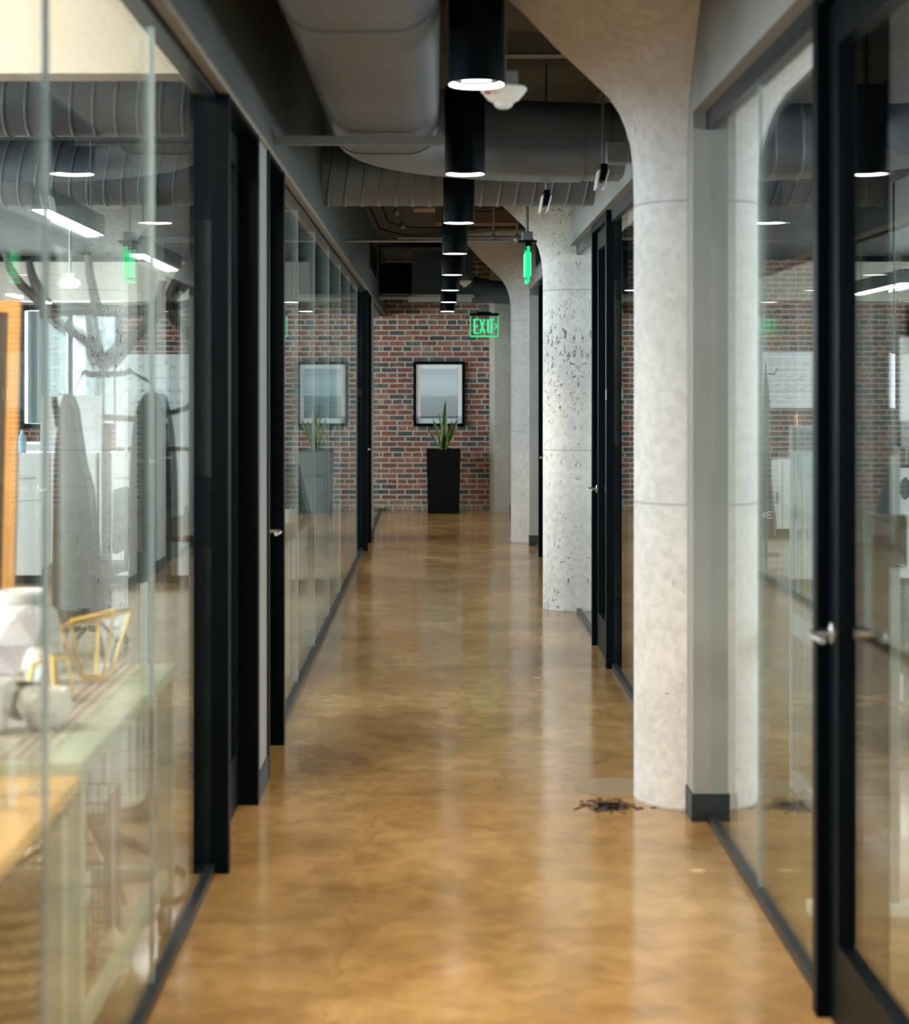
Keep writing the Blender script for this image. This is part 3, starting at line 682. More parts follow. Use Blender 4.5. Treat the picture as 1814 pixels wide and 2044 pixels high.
# =================================================================== NEAR OFFICE: TABLES AND THEIR THINGS
def look(rx, ry, rz): return Matrix.Rotation(rz, 4, 'Z') @ Matrix.Rotation(ry, 4, 'Y') @ Matrix.Rotation(rx, 4, 'X')
TX = -.748
tb = empty('rolling_table', (-1.3, 4.48, 0), 'pale sage metal rolling table behind the nearest glass front', 'table')
zt = .765
MB().box(-1.86, TX, 3.80, 5.16, zt-.035, zt, bev=.004).build('table_top', GREENM, tb)
def tleg(x, y):
    lg = MB().box(x-.022, x+.022, y-.022, y+.022, .10, zt-.035).build('leg', GREENM, tb)
    MB().box(x-.012, x+.012, y-.03, y+.012, .055, .10).build('fork', STEEL, lg)
    MB().lathe([(.020, -.014), (.043, -.014), (.048, -.008), (.048, .008), (.043, .014), (.020, .014)], n=28, M=Matrix.Translation((x, y-.02, .049)) @ Matrix.Rotation(PI/2, 4, 'Y')).build('caster_wheel', mat('grey_rubber', (.16, .14, .12), .5), lg, True)
for x in (-1.835, TX-.025):
    for y in (3.825, 5.13): tleg(x, y)
for y in (3.825, 5.13): MB().box(-1.81, TX-.05, y-.012, y+.012, .15, .19).build('stretcher', GREENM, tb)
for x in (-1.835, TX-.025): MB().box(x-.012, x+.012, 3.85, 5.105, .15, .19).build('stretcher', GREENM, tb)
# runner with stripes
def stripe_mat():
    m = bpy.data.materials.new('striped_linen'); m.use_nodes = True; nt = m.node_tree; N = nt.nodes; L = nt.links; b = N['Principled BSDF']; b.inputs['Roughness'].default_value = .9
    g = N.new('ShaderNodeNewGeometry'); sp = N.new('ShaderNodeSeparateXYZ'); L.new(g.outputs['Position'], sp.inputs[0])
    mr = N.new('ShaderNodeMapRange'); mr.inputs[1].default_value = -1.0; mr.inputs[2].default_value = -.835; L.new(sp.outputs['X'], mr.inputs[0])
    r = ramp(N, [(0, (.82, .76, .73)), (.45, (.45, .28, .24)), (.53, (.82, .76, .73)), (.62, (.45, .28, .24)), (.69, (.84, .79, .76)), (.80, (.55, .38, .33)), (.86, (.86, .82, .79))], 'CONSTANT'); L.new(mr.outputs[0], r.inputs[0]); L.new(r.outputs[0], b.inputs['Base Color']); return m
rn = MB(); ny = 24; nx = 10; vs = [[rn.bm.verts.new((-1.55+.715*i/nx, 3.82+1.32*j/ny, zt+.004+.0015*math.sin(j*1.7+i*.9))) for i in range(nx+1)] for j in range(ny+1)]
for j in range(ny):
    for i in range(nx): rn.bm.faces.new((vs[j][i], vs[j][i+1], vs[j+1][i+1], vs[j+1][i]))
bmesh.ops.solidify(rn.bm, geom=rn.bm.faces[:], thickness=-.003)
tag(rn.build('table_runner', stripe_mat(), None, True), 'blush white cloth runner with brown edge stripes on the sage table', 'table runner')
zr = zt+.009
# faceted vase
def facet(mb, prof, cx, cy, n, rot0=0):
    rings = []
    for i, (r, z) in enumerate(prof):
        rings.append(mb.ring([(cx+r*math.cos(2*PI*k/n+rot0+(i % 2)*PI/n), cy+r*math.sin(2*PI*k/n+rot0+(i % 2)*PI/n), z) for k in range(n)]))
    for i, (a, b) in enumerate(zip(rings, rings[1:])):
        for k in range(n):
            if i % 2 == 0: mb.bm.faces.new((a[k], a[(k+1) % n], b[k])); mb.bm.faces.new((a[(k+1) % n], b[(k+1) % n], b[k]))
            else: mb.bm.faces.new((a[k], b[(k+1) % n], b[k])); mb.bm.faces.new((a[k], a[(k+1) % n], b[(k+1) % n]))
    mb.bm.faces.new(rings[0][::-1]); return rings
va = MB(); r_ = facet(va, [(.080, zr), (.122, zr+.085), (.098, zr+.165), (.070, zr+.190)], -1.15, 4.98, 7, .3); va.bm.faces.new(r_[-1])
vz = va.build('faceted_vase', CERAM); tag(vz, 'large faceted blush ceramic vase with a round white rim on the striped runner', 'vase')
MB().lathe([(.064, zr+.188), (.072, zr+.195), (.074, zr+.215), (.066, zr+.222), (.055, zr+.212)], -1.15, 4.98, 32).build('rim', WHITEC, vz, True)
vb = MB(); r_ = facet(vb, [(.035, 0), (.060, .045), (.034, .095)], 0, 0, 6, .2); vb.bm.faces.new(r_[-1]); vb.bm.transform(Matrix.Translation((-1.045, 4.76, zr)))
sv = vb.build('bud_vase', WHITEC); tag(sv, 'small faceted white bud vase in front of the large faceted vase', 'vase')
MB().lathe([(.014, zr+.093), (.016, zr+.102), (.012, zr+.103)], -1.045, 4.76, 20).build('rim', mat('shaded_clay', (.35, .28, .25), .8), sv, True)
# brass terrariums
def terrarium(loc, verts, edges, r, label, faces=()):
    t = empty('brass_terrarium', loc, label, 'terrarium', 'brass wire terrariums')
    L0 = Vector(loc); V = [L0+Vector(v) for v in verts]
    fr_ = MB()
    for a, b in edges: fr_.tube([V[a], V[b]], r, 6)
    fr_.build('wire_frame', GOLD, t, True, 30)
    for f_ in faces:
        g = MB(); q = g.ring([V[i] for i in f_]); g.bm.faces.new(q); bmesh.ops.solidify(g.bm, geom=g.bm.faces[:], thickness=.0015); g.build('glass_side', THINGLASS, t)
    return t
def bowl_shape(R1, R2, z1, z2, n, tilt, ph=0):
    v = [(R1*math.cos(2*PI*k/n+ph), R1*math.sin(2*PI*k/n+ph), z1) for k in range(n)]+[(R2*math.cos(2*PI*(k)/n+ph), R2*math.sin(2*PI*(k)/n+ph), z2+tilt*math.cos(2*PI*k/n+ph+.6)) for k in range(n)]
    e = [(k, (k+1) % n) for k in range(n)]+[(n+k, n+(k+1) % n) for k in range(n)]+[(k, n+k) for k in range(n)]
    f_ = [(k, (k+1) % n, n+(k+1) % n, n+k) for k in range(n)]
    return v, e, f_
v, e, f_ = bowl_shape(.040, .098, .004, .165, 5, .03, .4)
terrarium((-.915, 4.82, zr), v, e, .0045, 'large open brass terrarium beside the faceted vase, its rim flaring wide', f_)
v, e, f_ = bowl_shape(.062, .045, .004, .095, 5, .02, .1); n_ = len(v); v.append((.0, -.085, .05)); e += [(n_, 0), (n_, 4), (n_, 3)]
terrarium((-.975, 4.52, zr), v, e, .0045, 'small closed brass terrarium in front of the large one', f_)
tb2 = MB(); tb2.box(-.055, .055, -.05, .05, 0, .022, bev=.004); tb2.bm.transform(Matrix.Translation((-.93, 4.50, zr)) @ Matrix.Rotation(.3, 4, 'Z'))
tb2.bm.free()
# faceted white bowl and tall white pot, dark pot
fb2 = MB(); r_ = facet(fb2, [(.040, zr), (.066, zr+.045), (.058, zr+.085), (.050, zr+.080), (.03, zr+.02)], -.905, 4.16, 6, .5); fb2.bm.faces.new(r_[-1])
tag(fb2.build('faceted_bowl', WHITEC), 'white faceted bowl near the front corner of the sage table', 'bowl')
wp = MB(); rr = [wp.ring([(-1.03+sx*h, 4.10+sy*h, z) for sx, sy in ((-1, -1), (1, -1), (1, 1), (-1, 1))]) for h, z in ((.042, zr), (.062, zr+.115), (.056, zr+.115), (.045, zr+.02))]
for a, b in zip(rr, rr[1:]): wp.bridge(a, b)
wp.bm.faces.new(rr[0][::-1]); wp.bm.faces.new(rr[-1]); tag(wp.build('square_pot', WHITEC), 'white tapered square pot beside the dark pot on the sage table', 'pot')
dk = MB().lathe([(.03, zr), (.046, zr+.03), (.048, zr+.07), (.040, zr+.078), (.034, zr+.06)], -.985, 4.28, 24)
tag(dk.build('dark_pot', mat('dark_green_glaze', (.02, .035, .025), .3), None, True), 'small dark green round pot between the square pot and faceted bowl', 'pot')
fbk = MB().box(-1.30, -1.10, 4.35, 4.60, zr, zr+.028, bev=.003)
tag(fbk.build('paper_box', mat('white_card', (.88, .82, .82), .7)), 'flat pinkish white box lying on the striped runner', 'box')

# wood table in front
wt = empty('wooden_table', (-1.3, 3.0, 0), 'golden oak table in front of the sage table', 'table')
z2 = .738
MB().box(-1.9, TX-.002, 2.25, 3.79, z2-.03, z2, bev=.004).build('table_top', WOOD, wt)
MB().box(-1.86, TX-.04, 2.30, 3.74, z2-.075, z2-.03).build('apron', mat('shaded_oak_apron', (.30, .19, .10), .5), wt)
for x in (-1.84, TX-.042):
    for y in (2.32, 3.72): MB().box(x-.022, x+.022, y-.022, y+.022, 0, z2-.075).build('leg', GREENM, wt)
def tumbler(x, y, r, h, m, label, liquid=None):
    t = MB().lathe([(r*.82, z2+.001), (r, z2+h), (r-.003, z2+h), (r*.78, z2+.010)], x, y, 28)
    o = t.build('drinking_glass', m, None, True); tag(o, label, 'glass', 'glasses on the oak table')
    if liquid: MB().lathe([(r*.76, z2+.011), (r*.86, z2+h*.75)], x, y, 24).build('drink', liquid, o, True)
    return o
tumbler(-.845, 3.50, .032, .125, THINGLASS, 'tall clear drinking glass nearest the edge of the oak table')
tumbler(-.800, 3.62, .028, .130, THINGLASS, 'second clear drinking glass, closest to the sage table')
ORJ = mat('orange_juice', (.90, .36, .04), .3)
tumbler(-.905, 3.60, .036, .105, THINGLASS, 'glass of orange juice on the oak table', ORJ)

# framed chalkboard standing on the sage table
cb = empty('framed_chalkboard', (-1.47, 5.06, zr), 'orange pine framed chalkboard standing at the back of the sage table', 'chalkboard')
Mx = Matrix.Translation((-1.47, 5.10, zt+.012)) @ Matrix.Rotation(-.05, 4, 'X') @ Matrix.Rotation(.012, 4, 'Y')
fw, fh, ft = .27, 1.03, .034
cf = MB(); cf.box(-fw, -fw+ft, -.012, .012, 0, fh, M=Mx); cf.box(fw-ft, fw, -.012, .012, 0, fh, M=Mx); cf.box(-fw+ft, fw-ft, -.012, .012, 0, ft, M=Mx); cf.box(-fw+ft, fw-ft, -.012, .012, fh-ft, fh, M=Mx)
cf.build('frame', ORWOOD, cb)
MB().box(-fw+ft, fw-ft, -.004, .004, ft, fh-ft, M=Mx).build('board', mat('slate_chalkboard', (.03, .035, .035), .8), cb)

# things under the tables
stl = empty('swivel_stool', (-1.08, 5.56, 0), 'white slatted drum stool on a bronze star base under the sage table', 'stool')
BRONZE = mat('bronze_metal', (.20, .12, .07), .35, .6)
for k in range(5):
    a = 2*PI*k/5+.25
    MB().tube([(-1.08+.03*math.cos(a), 5.56+.03*math.sin(a), .20), (-1.08+.16*math.cos(a), 5.56+.16*math.sin(a), .13), (-1.08+.30*math.cos(a), 5.56+.30*math.sin(a), .035)], [.017, .015, .012], 8).build('leg', BRONZE, stl, True)
MB().lathe([(.03, .17), (.032, .24), (.02, .28)], -1.08, 5.56, 20).build('hub', BRONZE, stl, True)
MB().lathe([(.05, .27), (.17, .28), (.18, .29), (.18, .31)], -1.08, 5.56, 36).build('seat_base', WHITEM, stl, True)
sl = MB()
for k in range(26):
    a = 2*PI*k/26; M = Matrix.Translation((-1.08, 5.56, 0)) @ Matrix.Rotation(a, 4, 'Z')
    sl.box(.168, .178, -.012, .012, .30, .56, M=M)
sl.build('slatted_side', WHITEM, stl)
MB().lathe([(.14, .555), (.185, .56), (.19, .575), (.18, .59), (.03, .595)], -1.08, 5.56, 36).build('seat', WHITEM, stl, True)

wbk = empty('wire_basket', (-1.02, 4.92, 0), 'square dark wire basket on the floor under the sage table', 'basket')
wg = MB(); bx0, bx1, by0, by1 = -1.16, -.885, 4.79, 5.03
for k in range(9):
    z = .01+.055*k; wg.tube([(bx0, by0, z), (bx1, by0, z), (bx1, by1, z), (bx0, by1, z), (bx0, by0, z)], .0022, 5)
for k in range(10):
    x = bx0+(bx1-bx0)*k/9
    for y in (by0, by1): wg.tube([(x, y, .01), (x, y, .45)], .0022, 5)
    y = by0+(by1-by0)*k/9
    for x in (bx0, bx1): wg.tube([(x, y, .01), (x, y, .45)], .0022, 5)
wg.build('wire_mesh', mat('bronze_wire', (.12, .10, .08), .4, .5), wbk)
MB().box(bx0+.02, bx1-.02, by0+.02, by1-.02, .012, .03).build('bottom_board', BRONZE, wbk)
tag(MB().box(-1.13, -.95, 4.83, 4.99, .031, .22, bev=.01).build('folded_towel', mat('white_terry', (.78, .76, .74), .95, bump=.4, bscale=50)), 'folded white towel inside the wire basket', 'towel')

def weave(name, c1, c2, sc):
    m = bpy.data.materials.new(name); m.use_nodes = True; nt = m.node_tree; N = nt.nodes; L = nt.links; b = N['Principled BSDF']; b.inputs['Roughness'].default_value = .85
    g = N.new('ShaderNodeNewGeometry'); wv = N.new('ShaderNodeTexWave'); wv.bands_direction = 'Z'; wv.inputs['Scale'].default_value = sc; wv.inputs['Distortion'].default_value = 3; wv.inputs['Detail'].default_value = 3; wv.inputs['Detail Scale'].default_value = 6
    L.new(g.outputs['Position'], wv.inputs['Vector']); r = ramp(N, [(0, c1), (1, c2)]); L.new(wv.outputs['Fac'], r.inputs[0]); L.new(r.outputs[0], b.inputs['Base Color'])
    bp = N.new('ShaderNodeBump'); bp.inputs['Distance'].default_value = .01; L.new(wv.outputs['Fac'], bp.inputs['Height']); L.new(bp.outputs[0], b.inputs['Normal']); return m
wo = MB(); prof = []
for k in range(25):
    t = k/24; prof.append((.155+.045*math.sin(PI*t)+.004*(k % 2), .002+.36*t))
prof += [(.13, .37), (.03, .375)]
wo.lathe(prof, -1.03, 4.32, 40)
tag(wo.build('woven_pouf', weave('brown_seagrass_weave', (.14, .07, .03), (.42, .25, .12), 9), None, True), 'round brown woven pouf on the floor under the sage table', 'pouf')
yn = MB(); pr = []
for k in range(19):
    t = k/18; pr.append((.006+.034*math.sin(PI*t)**.8*(1+.12*math.sin(k*2.4)), .06+.16*t))
yn.lathe(pr, -.800, 4.45, 20); 
yn.lathe([(.003, .215), (.003, .731)], -.800, 4.45, 6)
tag(yn.build('yarn_tassel', mat('cream_yarn', (.82, .72, .66), .95, bump=.8, bscale=90), None, True), 'chunky cream yarn tassel hanging on a string from the sage table edge', 'tassel')
# tweed tub chair
tc_ = empty('tub_chair', (-1.12, 3.45, 0), 'grey tweed tub chair with pale piping pushed under the oak table', 'chair')
TW = mat('grey_tweed', (.30, .27, .25), .95, bump=.7, bscale=110, var=.4, vscale=60)
sh = MB(); outer = []; inner = []; nn = 20
for k in range(nn+1):
    a = -.35*PI+1.7*PI*k/nn; 
    outer.append([(-1.12+(.20+.05*t)*math.cos(a), 3.45+(.20+.05*t)*math.sin(a), .14+.42*t) for t in (0, .33, .66, 1)])
    inner.append([(-1.12+(.165+.05*t)*math.cos(a), 3.45+(.165+.05*t)*math.sin(a), .14+.42*t) for t in (0, .33, .66, 1)])
OV = [sh.ring(r) for r in outer]; IV = [sh.ring(r) for r in inner]
for k in range(nn):
    for j in range(3):
        sh.bm.faces.new((OV[k][j], OV[k+1][j], OV[k+1][j+1], OV[k][j+1])); sh.bm.faces.new((IV[k][j], IV[k][j+1], IV[k+1][j+1], IV[k+1][j]))
    sh.bm.faces.new((OV[k][3], OV[k+1][3], IV[k+1][3], IV[k][3])); sh.bm.faces.new((OV[k][0], IV[k][0], IV[k+1][0], OV[k+1][0]))
for k in (0, nn):
    for j in range(3): sh.bm.faces.new((OV[k][j], OV[k][j+1], IV[k][j+1], IV[k][j]))
shell = sh.build('tub_shell', TW, tc_, True, 50)
PIPE = mat('pale_piping', (.70, .68, .64), .8)
MB().tube([o[3] for o in outer], .011, 8).build('piping', PIPE, shell, True)
MB().tube([outer[0][j] for j in range(4)], .011, 8).build('piping', PIPE, shell, True)
MB().lathe([(.02, .17), (.155, .18), (.165, .21), (.16, .27), (.13, .29)], -1.12, 3.45, 28).build('seat', TW, tc_, True)
for k in range(4):
    a = PI/4+PI/2*k; MB().tube([(-1.12+.12*math.cos(a), 3.45+.12*math.sin(a), .18), (-1.12+.16*math.cos(a), 3.45+.16*math.sin(a), 0)], [.014, .009], 8).build('leg', DARKWOOD, tc_, True)

# =================================================================== OFFICE BEYOND: COAT STAND, COATS
CX, CY = -1.215, 6.62
def W(px, py, Y=CY): return ((px-873)/3600*Y, Y, 1.55-(py-777)/3600*Y)
cs = empty('coat_stand', (CX, CY, 0), 'dark branching coat stand shaped like a bare tree behind the glass', 'coat stand')
MB().tube([(CX, CY, .02), (CX, CY, .9), (CX, CY, 1.62)], [.026, .020, .018], 12).build('trunk', DARKWOOD, cs, True)
MB().lathe([(.22, 0), (.22, .02), (.19, .035), (.03, .05)], CX, CY, 36).build('base', DARKWOOD, cs, True)
BR = [[(212, 735), (190, 690), (135, 650), (90, 610), (45, 570), (22, 535), (16, 505)], [(105, 625), (82, 590), (66, 550), (60, 520)],
      [(212, 735), (198, 670), (187, 600), (175, 545), (172, 502)], [(212, 735), (262, 680), (300, 640), (318, 600), (325, 560)],
      [(304, 636), (338, 592), (358, 548), (384, 512)], [(318, 600), (352, 640), (378, 672)], [(75, 622), (150, 616), (250, 622), (345, 612), (382, 602)], [(335, 595), (372, 560), (386, 530)]]
for i, b in enumerate(BR):
    n = len(b); pts = []; RR = []
    off = [(.0, -.03), (.0, -.03), (.02, .04), (.01, .0), (0, .02), (0, .04), (.05, .05), (.02, .06)][i]
    for k, (px, py) in enumerate(b):
        t = k/(n-1); x, y, z = W(px, py); pts.append((x, y+off[0]*(1-t)+off[1]*t, z)); RR.append(.027-.014*t)
    MB().tube(pts, RR, 10).build('branch', DARKWOOD, cs, True)
for hp in ([(CX, CY, 1.45), W(300, 840), W(350, 822), W(368, 816), W(386, 806), W(389, 786)], [(CX, CY, 1.60), W(250, 745), W(262, 738)], [(CX, CY, 1.60), W(180, 745), W(168, 738)]):
    MB().tube(hp, [.012]+[.010]*(len(hp)-1), 8).build('hook', DARKWOOD, cs, True)
def coat(name, keys, Y, dep, m, label, seed):
    """a hanging garment: stacked folded rings between the given (z, x0, x1) widths"""
    rnd = random.Random(seed); mb = MB(); rings = []; n = 40; ph = [rnd.uniform(0, 6) for _ in range(4)]
    for z, x0, x1 in keys:
        cx = (x0+x1)/2; hw = (x1-x0)/2; tt = (keys[0][0]-z)/(keys[0][0]-keys[-1][0])
        row = []
        for k in range(n):
            a = 2*PI*k/n; fold = 1+.10*tt*math.sin(7*a+ph[0])+.06*tt*math.sin(11*a+ph[1])
            row.append((cx+hw*math.cos(a)*(1+.03*math.sin(5*a+ph[2])*tt), Y+dep*(.25+.75*min(1, tt*2.2))*math.sin(a)*fold, z+.008*math.sin(3*a+ph[3])*tt))
        rings.append(mb.ring(row))
    for a, b in zip(rings, rings[1:]): mb.bridge(a, b)
    mb.bm.faces.new(rings[0][::-1]); mb.bm.faces.new(rings[-1])
    return tag(mb.build(name, m, None, True, 60), label, 'coat', 'coats on the coat stand')
Y1 = 6.50
def kx(lst, Y): return [(W(0, py, Y)[2], W(a, 0, Y)[0], W(b, 0, Y)[0]) for py, a, b in lst]
c1 = coat('hanging_coat', kx([(787, 128, 146), (795, 123, 152), (820, 118, 160), (845, 116, 163), (880, 111, 168), (925, 108, 175), (970, 107, 188), (1050, 106, 196), (1150, 104, 204), (1240, 104, 210)], Y1), Y1, .07, COAT1,
     'long taupe coat hanging from the coat stand on the chalkboard side', 3)
sv_ = MB().tube([W(122, 850, Y1), W(116, 828, Y1), W(110, 808, Y1), W(108, 792, Y1)], [.022, .016, .012, .010], 8)
sv_.build('collar_loop', COAT1, c1, True)
c2 = coat('hanging_coat', kx([(784, 292, 326), (792, 284, 333), (815, 272, 340), (860, 264, 348), (930, 260, 354), (1000, 259, 356), (1090, 259, 356), (1160, 258, 356)], Y1), Y1, .06, COAT2,
     'black coat hanging from the coat stand on the door side', 5)
MB().tube([(W(309, 784, Y1)[0], Y1, W(0, 788, Y1)[2]), (W(300, 0, Y1)[0], Y1+.04, 1.57), W(262, 742)], [.006, .005, .005], 6).build('hanging_loop', COAT2, c2, True)
MB().tube([(W(143, 787, Y1)[0], Y1, W(0, 790, Y1)[2]), (W(150, 0, Y1)[0], Y1+.04, 1.57), W(168, 742)], [.006, .005, .005], 6).build('hanging_loop', COAT1, c1, True)

# ceiling linear lamps in the offices
def linear_lamp(x, y0, y1, z, label):
    l = empty('linear_lamp', (x, (y0+y1)/2, z), label, 'linear lamp', 'slim hanging linear lamps')
    MB().box(x-.045, x+.045, y0, y1, z+.006, z+.12, bev=.003).build('housing', mat('grey_lamp_housing', (.10, .12, .13), .5), l)
    MB().box(x-.040, x+.040, y0+.01, y1-.01, z, z+.008).build('diffuser', LEDW, l)
    for yy in (y0+.2, y1-.2): MB().tube([(x, yy, z+.12), (x, yy, H)], .003, 6).build('suspension_wire', CONDUIT, l)
    a = area('linear_light', (x, (y0+y1)/2, z-.01), (0, 0, 0), .08, y1-y0, 9, (1, .95, .88)); return l
linear_lamp(-2.0, 9.07, 10.6, 2.45, 'nearest slim linear lamp glowing over the office past the cream bulkhead')
linear_lamp(-2.0, 12.05, 13.8, 2.45, 'second slim linear lamp in the same line, beyond the first')
linear_lamp(-2.0, 15.3, 17.1, 2.45, 'third slim linear lamp in the same line, deepest in the office')
linear_lamp(-3.6, 11.3, 13.0, 2.45, 'slim linear lamp in the parallel line nearer the outer windows')
linear_lamp(4.15, 15.4, 17.2, 2.45, 'slim linear lamp seen through the nearest glass door')
linear_lamp(2.6, 17.0, 18.8, 2.45, 'slim linear lamp over the office behind the whiteboard')
gl_ = empty('globe_lamp', (-2.85, 14.0, 2.34), 'small white globe lamp on a pale rod over the cabinets', 'lamp')
MB().lathe([(.01, 2.33), (.05, 2.335), (.085, 2.365), (.07, 2.40), (.03, 2.415), (.03, 2.45)], -2.85, 14.0, 28).build('shade', led('soft_white_glow', (1, .96, .88), 1.6), gl_, True)
MB().tube([(-2.85, 14.0, 2.45), (-2.85, 14.0, H)], .012, 8).build('rod', WHITEM, gl_, True)

# storage cabinets in the office beyond the coats
def cabinet(x0, x1, y0, y1, zt_, label, split=None, n=2, name='storage_cabinet', grp='white storage cabinets'):
    c = empty(name, ((x0+x1)/2, (y0+y1)/2, 0), label, 'cabinet', grp)
    MB().box(x0+.01, x1-.01, y0+.03, y1-.01, 0, .06).build('plinth', BASE, c)
    MB().box(x0, x1, y0, y1, .06, zt_, bev=.003).build('body', WHITEG, c)
    wd = (x1-x0)/n; sp = split or zt_*.62
    for k in range(n):
        a, b = x0+wd*k+.006, x0+wd*(k+1)-.006
        d = MB().box(a, b, y0-.018, y0-.001, .07, sp-.006).build('door', WHITEG, c); MB().box(b-.05, b-.035, y0-.034, y0-.018, sp-.16, sp-.04).build('handle', STEEL, d)
        d = MB().box(a, b, y0-.018, y0-.001, sp+.006, zt_-.006).build('drawer', WHITEG, c); MB().box((a+b)/2-.06, (a+b)/2+.06, y0-.034, y0-.018, (sp+zt_)/2-.006, (sp+zt_)/2+.006).build('handle', STEEL, d)
    return c
cabinet(-3.46, -2.72, 14.4, 14.95, 1.04, 'white storage cabinet beside the chalkboard view, nearest the outer windows', .66)
cabinet(-2.70, -1.96, 14.4, 14.95, 1.04, 'white storage cabinet directly behind the black coat', .66)
cabinet(-5.6, -3.9, 18.2, 18.8, 1.0, 'long white storage cabinet below the end window', .6, 4)
tag(MB().box(-.26, .26, -.012, .012, 0, .46, M=Matrix.Translation((-2.96, 14.62, 1.043)) @ Matrix.Rotation(-.12, 4, 'X')).build('presentation_board', WHITEG), 'blank white presentation board leaning on the cabinet by the taupe coat', 'board')
bt_ = MB().lathe([(.032, 1.041), (.034, 1.16), (.014, 1.19), (.012, 1.22)], -3.36, 14.6, 20); tag(bt_.build('spray_bottle', mat('pale_blue_plastic', (.35, .55, .68), .3), None, True), 'pale blue bottle on top of the white cabinet', 'bottle')

def scribbles(mb, x0, x1, y, z0, z1, rows, seed, axis='X'):
    rnd = random.Random(seed)
    for r in range(rows):
        z = z1-(z1-z0)*(r+.5)/rows; x = x0+rnd.uniform(0, .1)*(x1-x0)
        while x < x1-.04:
            ln = rnd.uniform(.03, .09); pts = []
            for k in range(6): pts.append((x+ln*k/5, y, z+rnd.uniform(-.012, .012)))
            mb.tube(pts, .0022, 4); x += ln+rnd.uniform(.02, .09)
INK = mat('teal_marker_ink', (.06, .25, .28), .6); INKR = mat('red_marker_ink', (.65, .12, .10), .6)
w1 = empty('glass_whiteboard', (-2.35, 15.4, 0), 'white marker board on a stand behind the black coat, covered in teal notes', 'whiteboard')
MB().box(-2.74, -1.98, 15.39, 15.41, 1.06, 1.85, bev=.004).build('board', WHITEG, w1)
sb = MB(); scribbles(sb, -2.68, -2.04, 15.388, 1.38, 1.80, 4, 4); sb.build('handwriting', INK, w1)
for x in (-2.66, -2.04): MB().tube([(x, 15.43, .03), (x, 15.43, 1.80)], .012, 8).build('post', WHITEM, w1, True)
for x in (-2.66, -2.04): MB().box(x-.02, x+.02, 15.2, 15.66, 0, .03).build('foot', WHITEM, w1)

# ------- desk behind the long glass front
dk_ = empty('office_desk', (-1.2, 10.75, 0), 'oak topped office desk with white legs behind the long glass front', 'desk')
MB().box(-1.62, -.79, 9.75, 11.75, .725, .755, bev=.004).build('desk_top', mat('walnut_oak_top', (.36, .21, .10), .35, var=.15, vscale=5), dk_)
for x in (-1.59, -.82):
    for y in (9.79, 11.71): MB().box(x-.02, x+.02, y-.02, y+.02, 0, .725).build('leg', WHITEM, dk_)
mon = empty('display_screen', (-.98, 11.35, .755), 'dark grey screen back with a diamond emblem on the oak desk', 'screen')
Mm = Matrix.Translation((-1.02, 11.4, .765)) @ Matrix.Rotation(.10, 4, 'X')
MB().prism([(-.24, .0), (.22, .0), (.15, .31), (-.24, .31)], -.02, .02, 'Y', M=Mm).build('case', GREYF, mon)
MB().prism([(-.17, .17), (-.11, .22), (-.05, .17), (-.11, .12)], -.024, -.019, 'Y', M=Mm).build('diamond_emblem', mat('dull_brown_emblem', (.22, .17, .14), .5), mon)
tp = empty('round_teapot', (-1.03, 10.35, .755), 'small purple iridescent glass teapot on the oak desk', 'teapot')
PUR = mat('purple_glass', (.22, .12, .50), .12, .3)
MB().lathe([(.03, .757), (.055, .775), (.062, .80), (.05, .835), (.02, .85)], -1.03, 10.35, 28).build('pot', PUR, tp, True)
MB().tube([(-.975, 10.35, .79), (-.945, 10.35, .81), (-.93, 10.35, .835)], [.014, .010, .007], 8).build('spout', PUR, tp, True)
MB().lathe([(.022, .85), (.024, .858), (.008, .862), (.010, .875), (.003, .88)], -1.03, 10.35, 20).build('lid', STEEL, tp, True)
mg = empty('mug', (-.87, 10.7, .755), 'white mug with a thin handle on the oak desk, close to the glass', 'mug')
MB().lathe([(.033, .757), (.036, .84), (.033, .84), (.030, .765)], -.87, 10.7, 24).build('cup', WHITEC, mg, True)
MB().tube([(-.838, 10.7, .825), (-.81, 10.7, .82), (-.805, 10.7, .795), (-.815, 10.7, .775), (-.838, 10.7, .77)], .004, 8).build('handle', WHITEC, mg, True)
cabinet(-1.14, -.80, 14.1, 14.6, 1.06, 'narrow pale cabinet close to the long glass front', .7, 1, 'storage_cabinet')
# desk chair near
def task_chair(x, y, rz, label, m):
    c = empty('task_chair', (0, 0, 0), label, 'chair', 'office task chairs')
    for k in range(5):
        a = 2*PI*k/5; lg = MB().tube([(.03*math.cos(a), .03*math.sin(a), .09), (.28*math.cos(a), .28*math.sin(a), .06)], [.018, .012], 8).build('leg', BLACK, c, True)
        MB().lathe([(.024, -.012), (.027, 0), (.024, .012)], n=16, M=Matrix.Translation((.28*math.cos(a), .28*math.sin(a), .028)) @ Matrix.Rotation(PI/2, 4, 'X')).build('caster_wheel', BASE, lg, True)
    MB().tube([(0, 0, .08), (0, 0, .42)], .024, 12).build('column', STEEL, c, True)
    MB().box(-.23, .23, -.22, .22, .42, .49, bev=.025).build('seat', m, c, True)
    MB().box(-.20, .20, .20, .24, .56, .95, bev=.018).build('backrest', m, c, True)
    MB().tube([(0, .1, .42), (0, .25, .45), (0, .26, .7)], .015, 8).build('back_support', BLACK, c, True)
    c.location = (x, y, 0); c.rotation_euler.z = rz; return c
task_chair(-2.15, 11.0, -PI/2, 'grey task chair pulled up to the oak desk', GREYF)

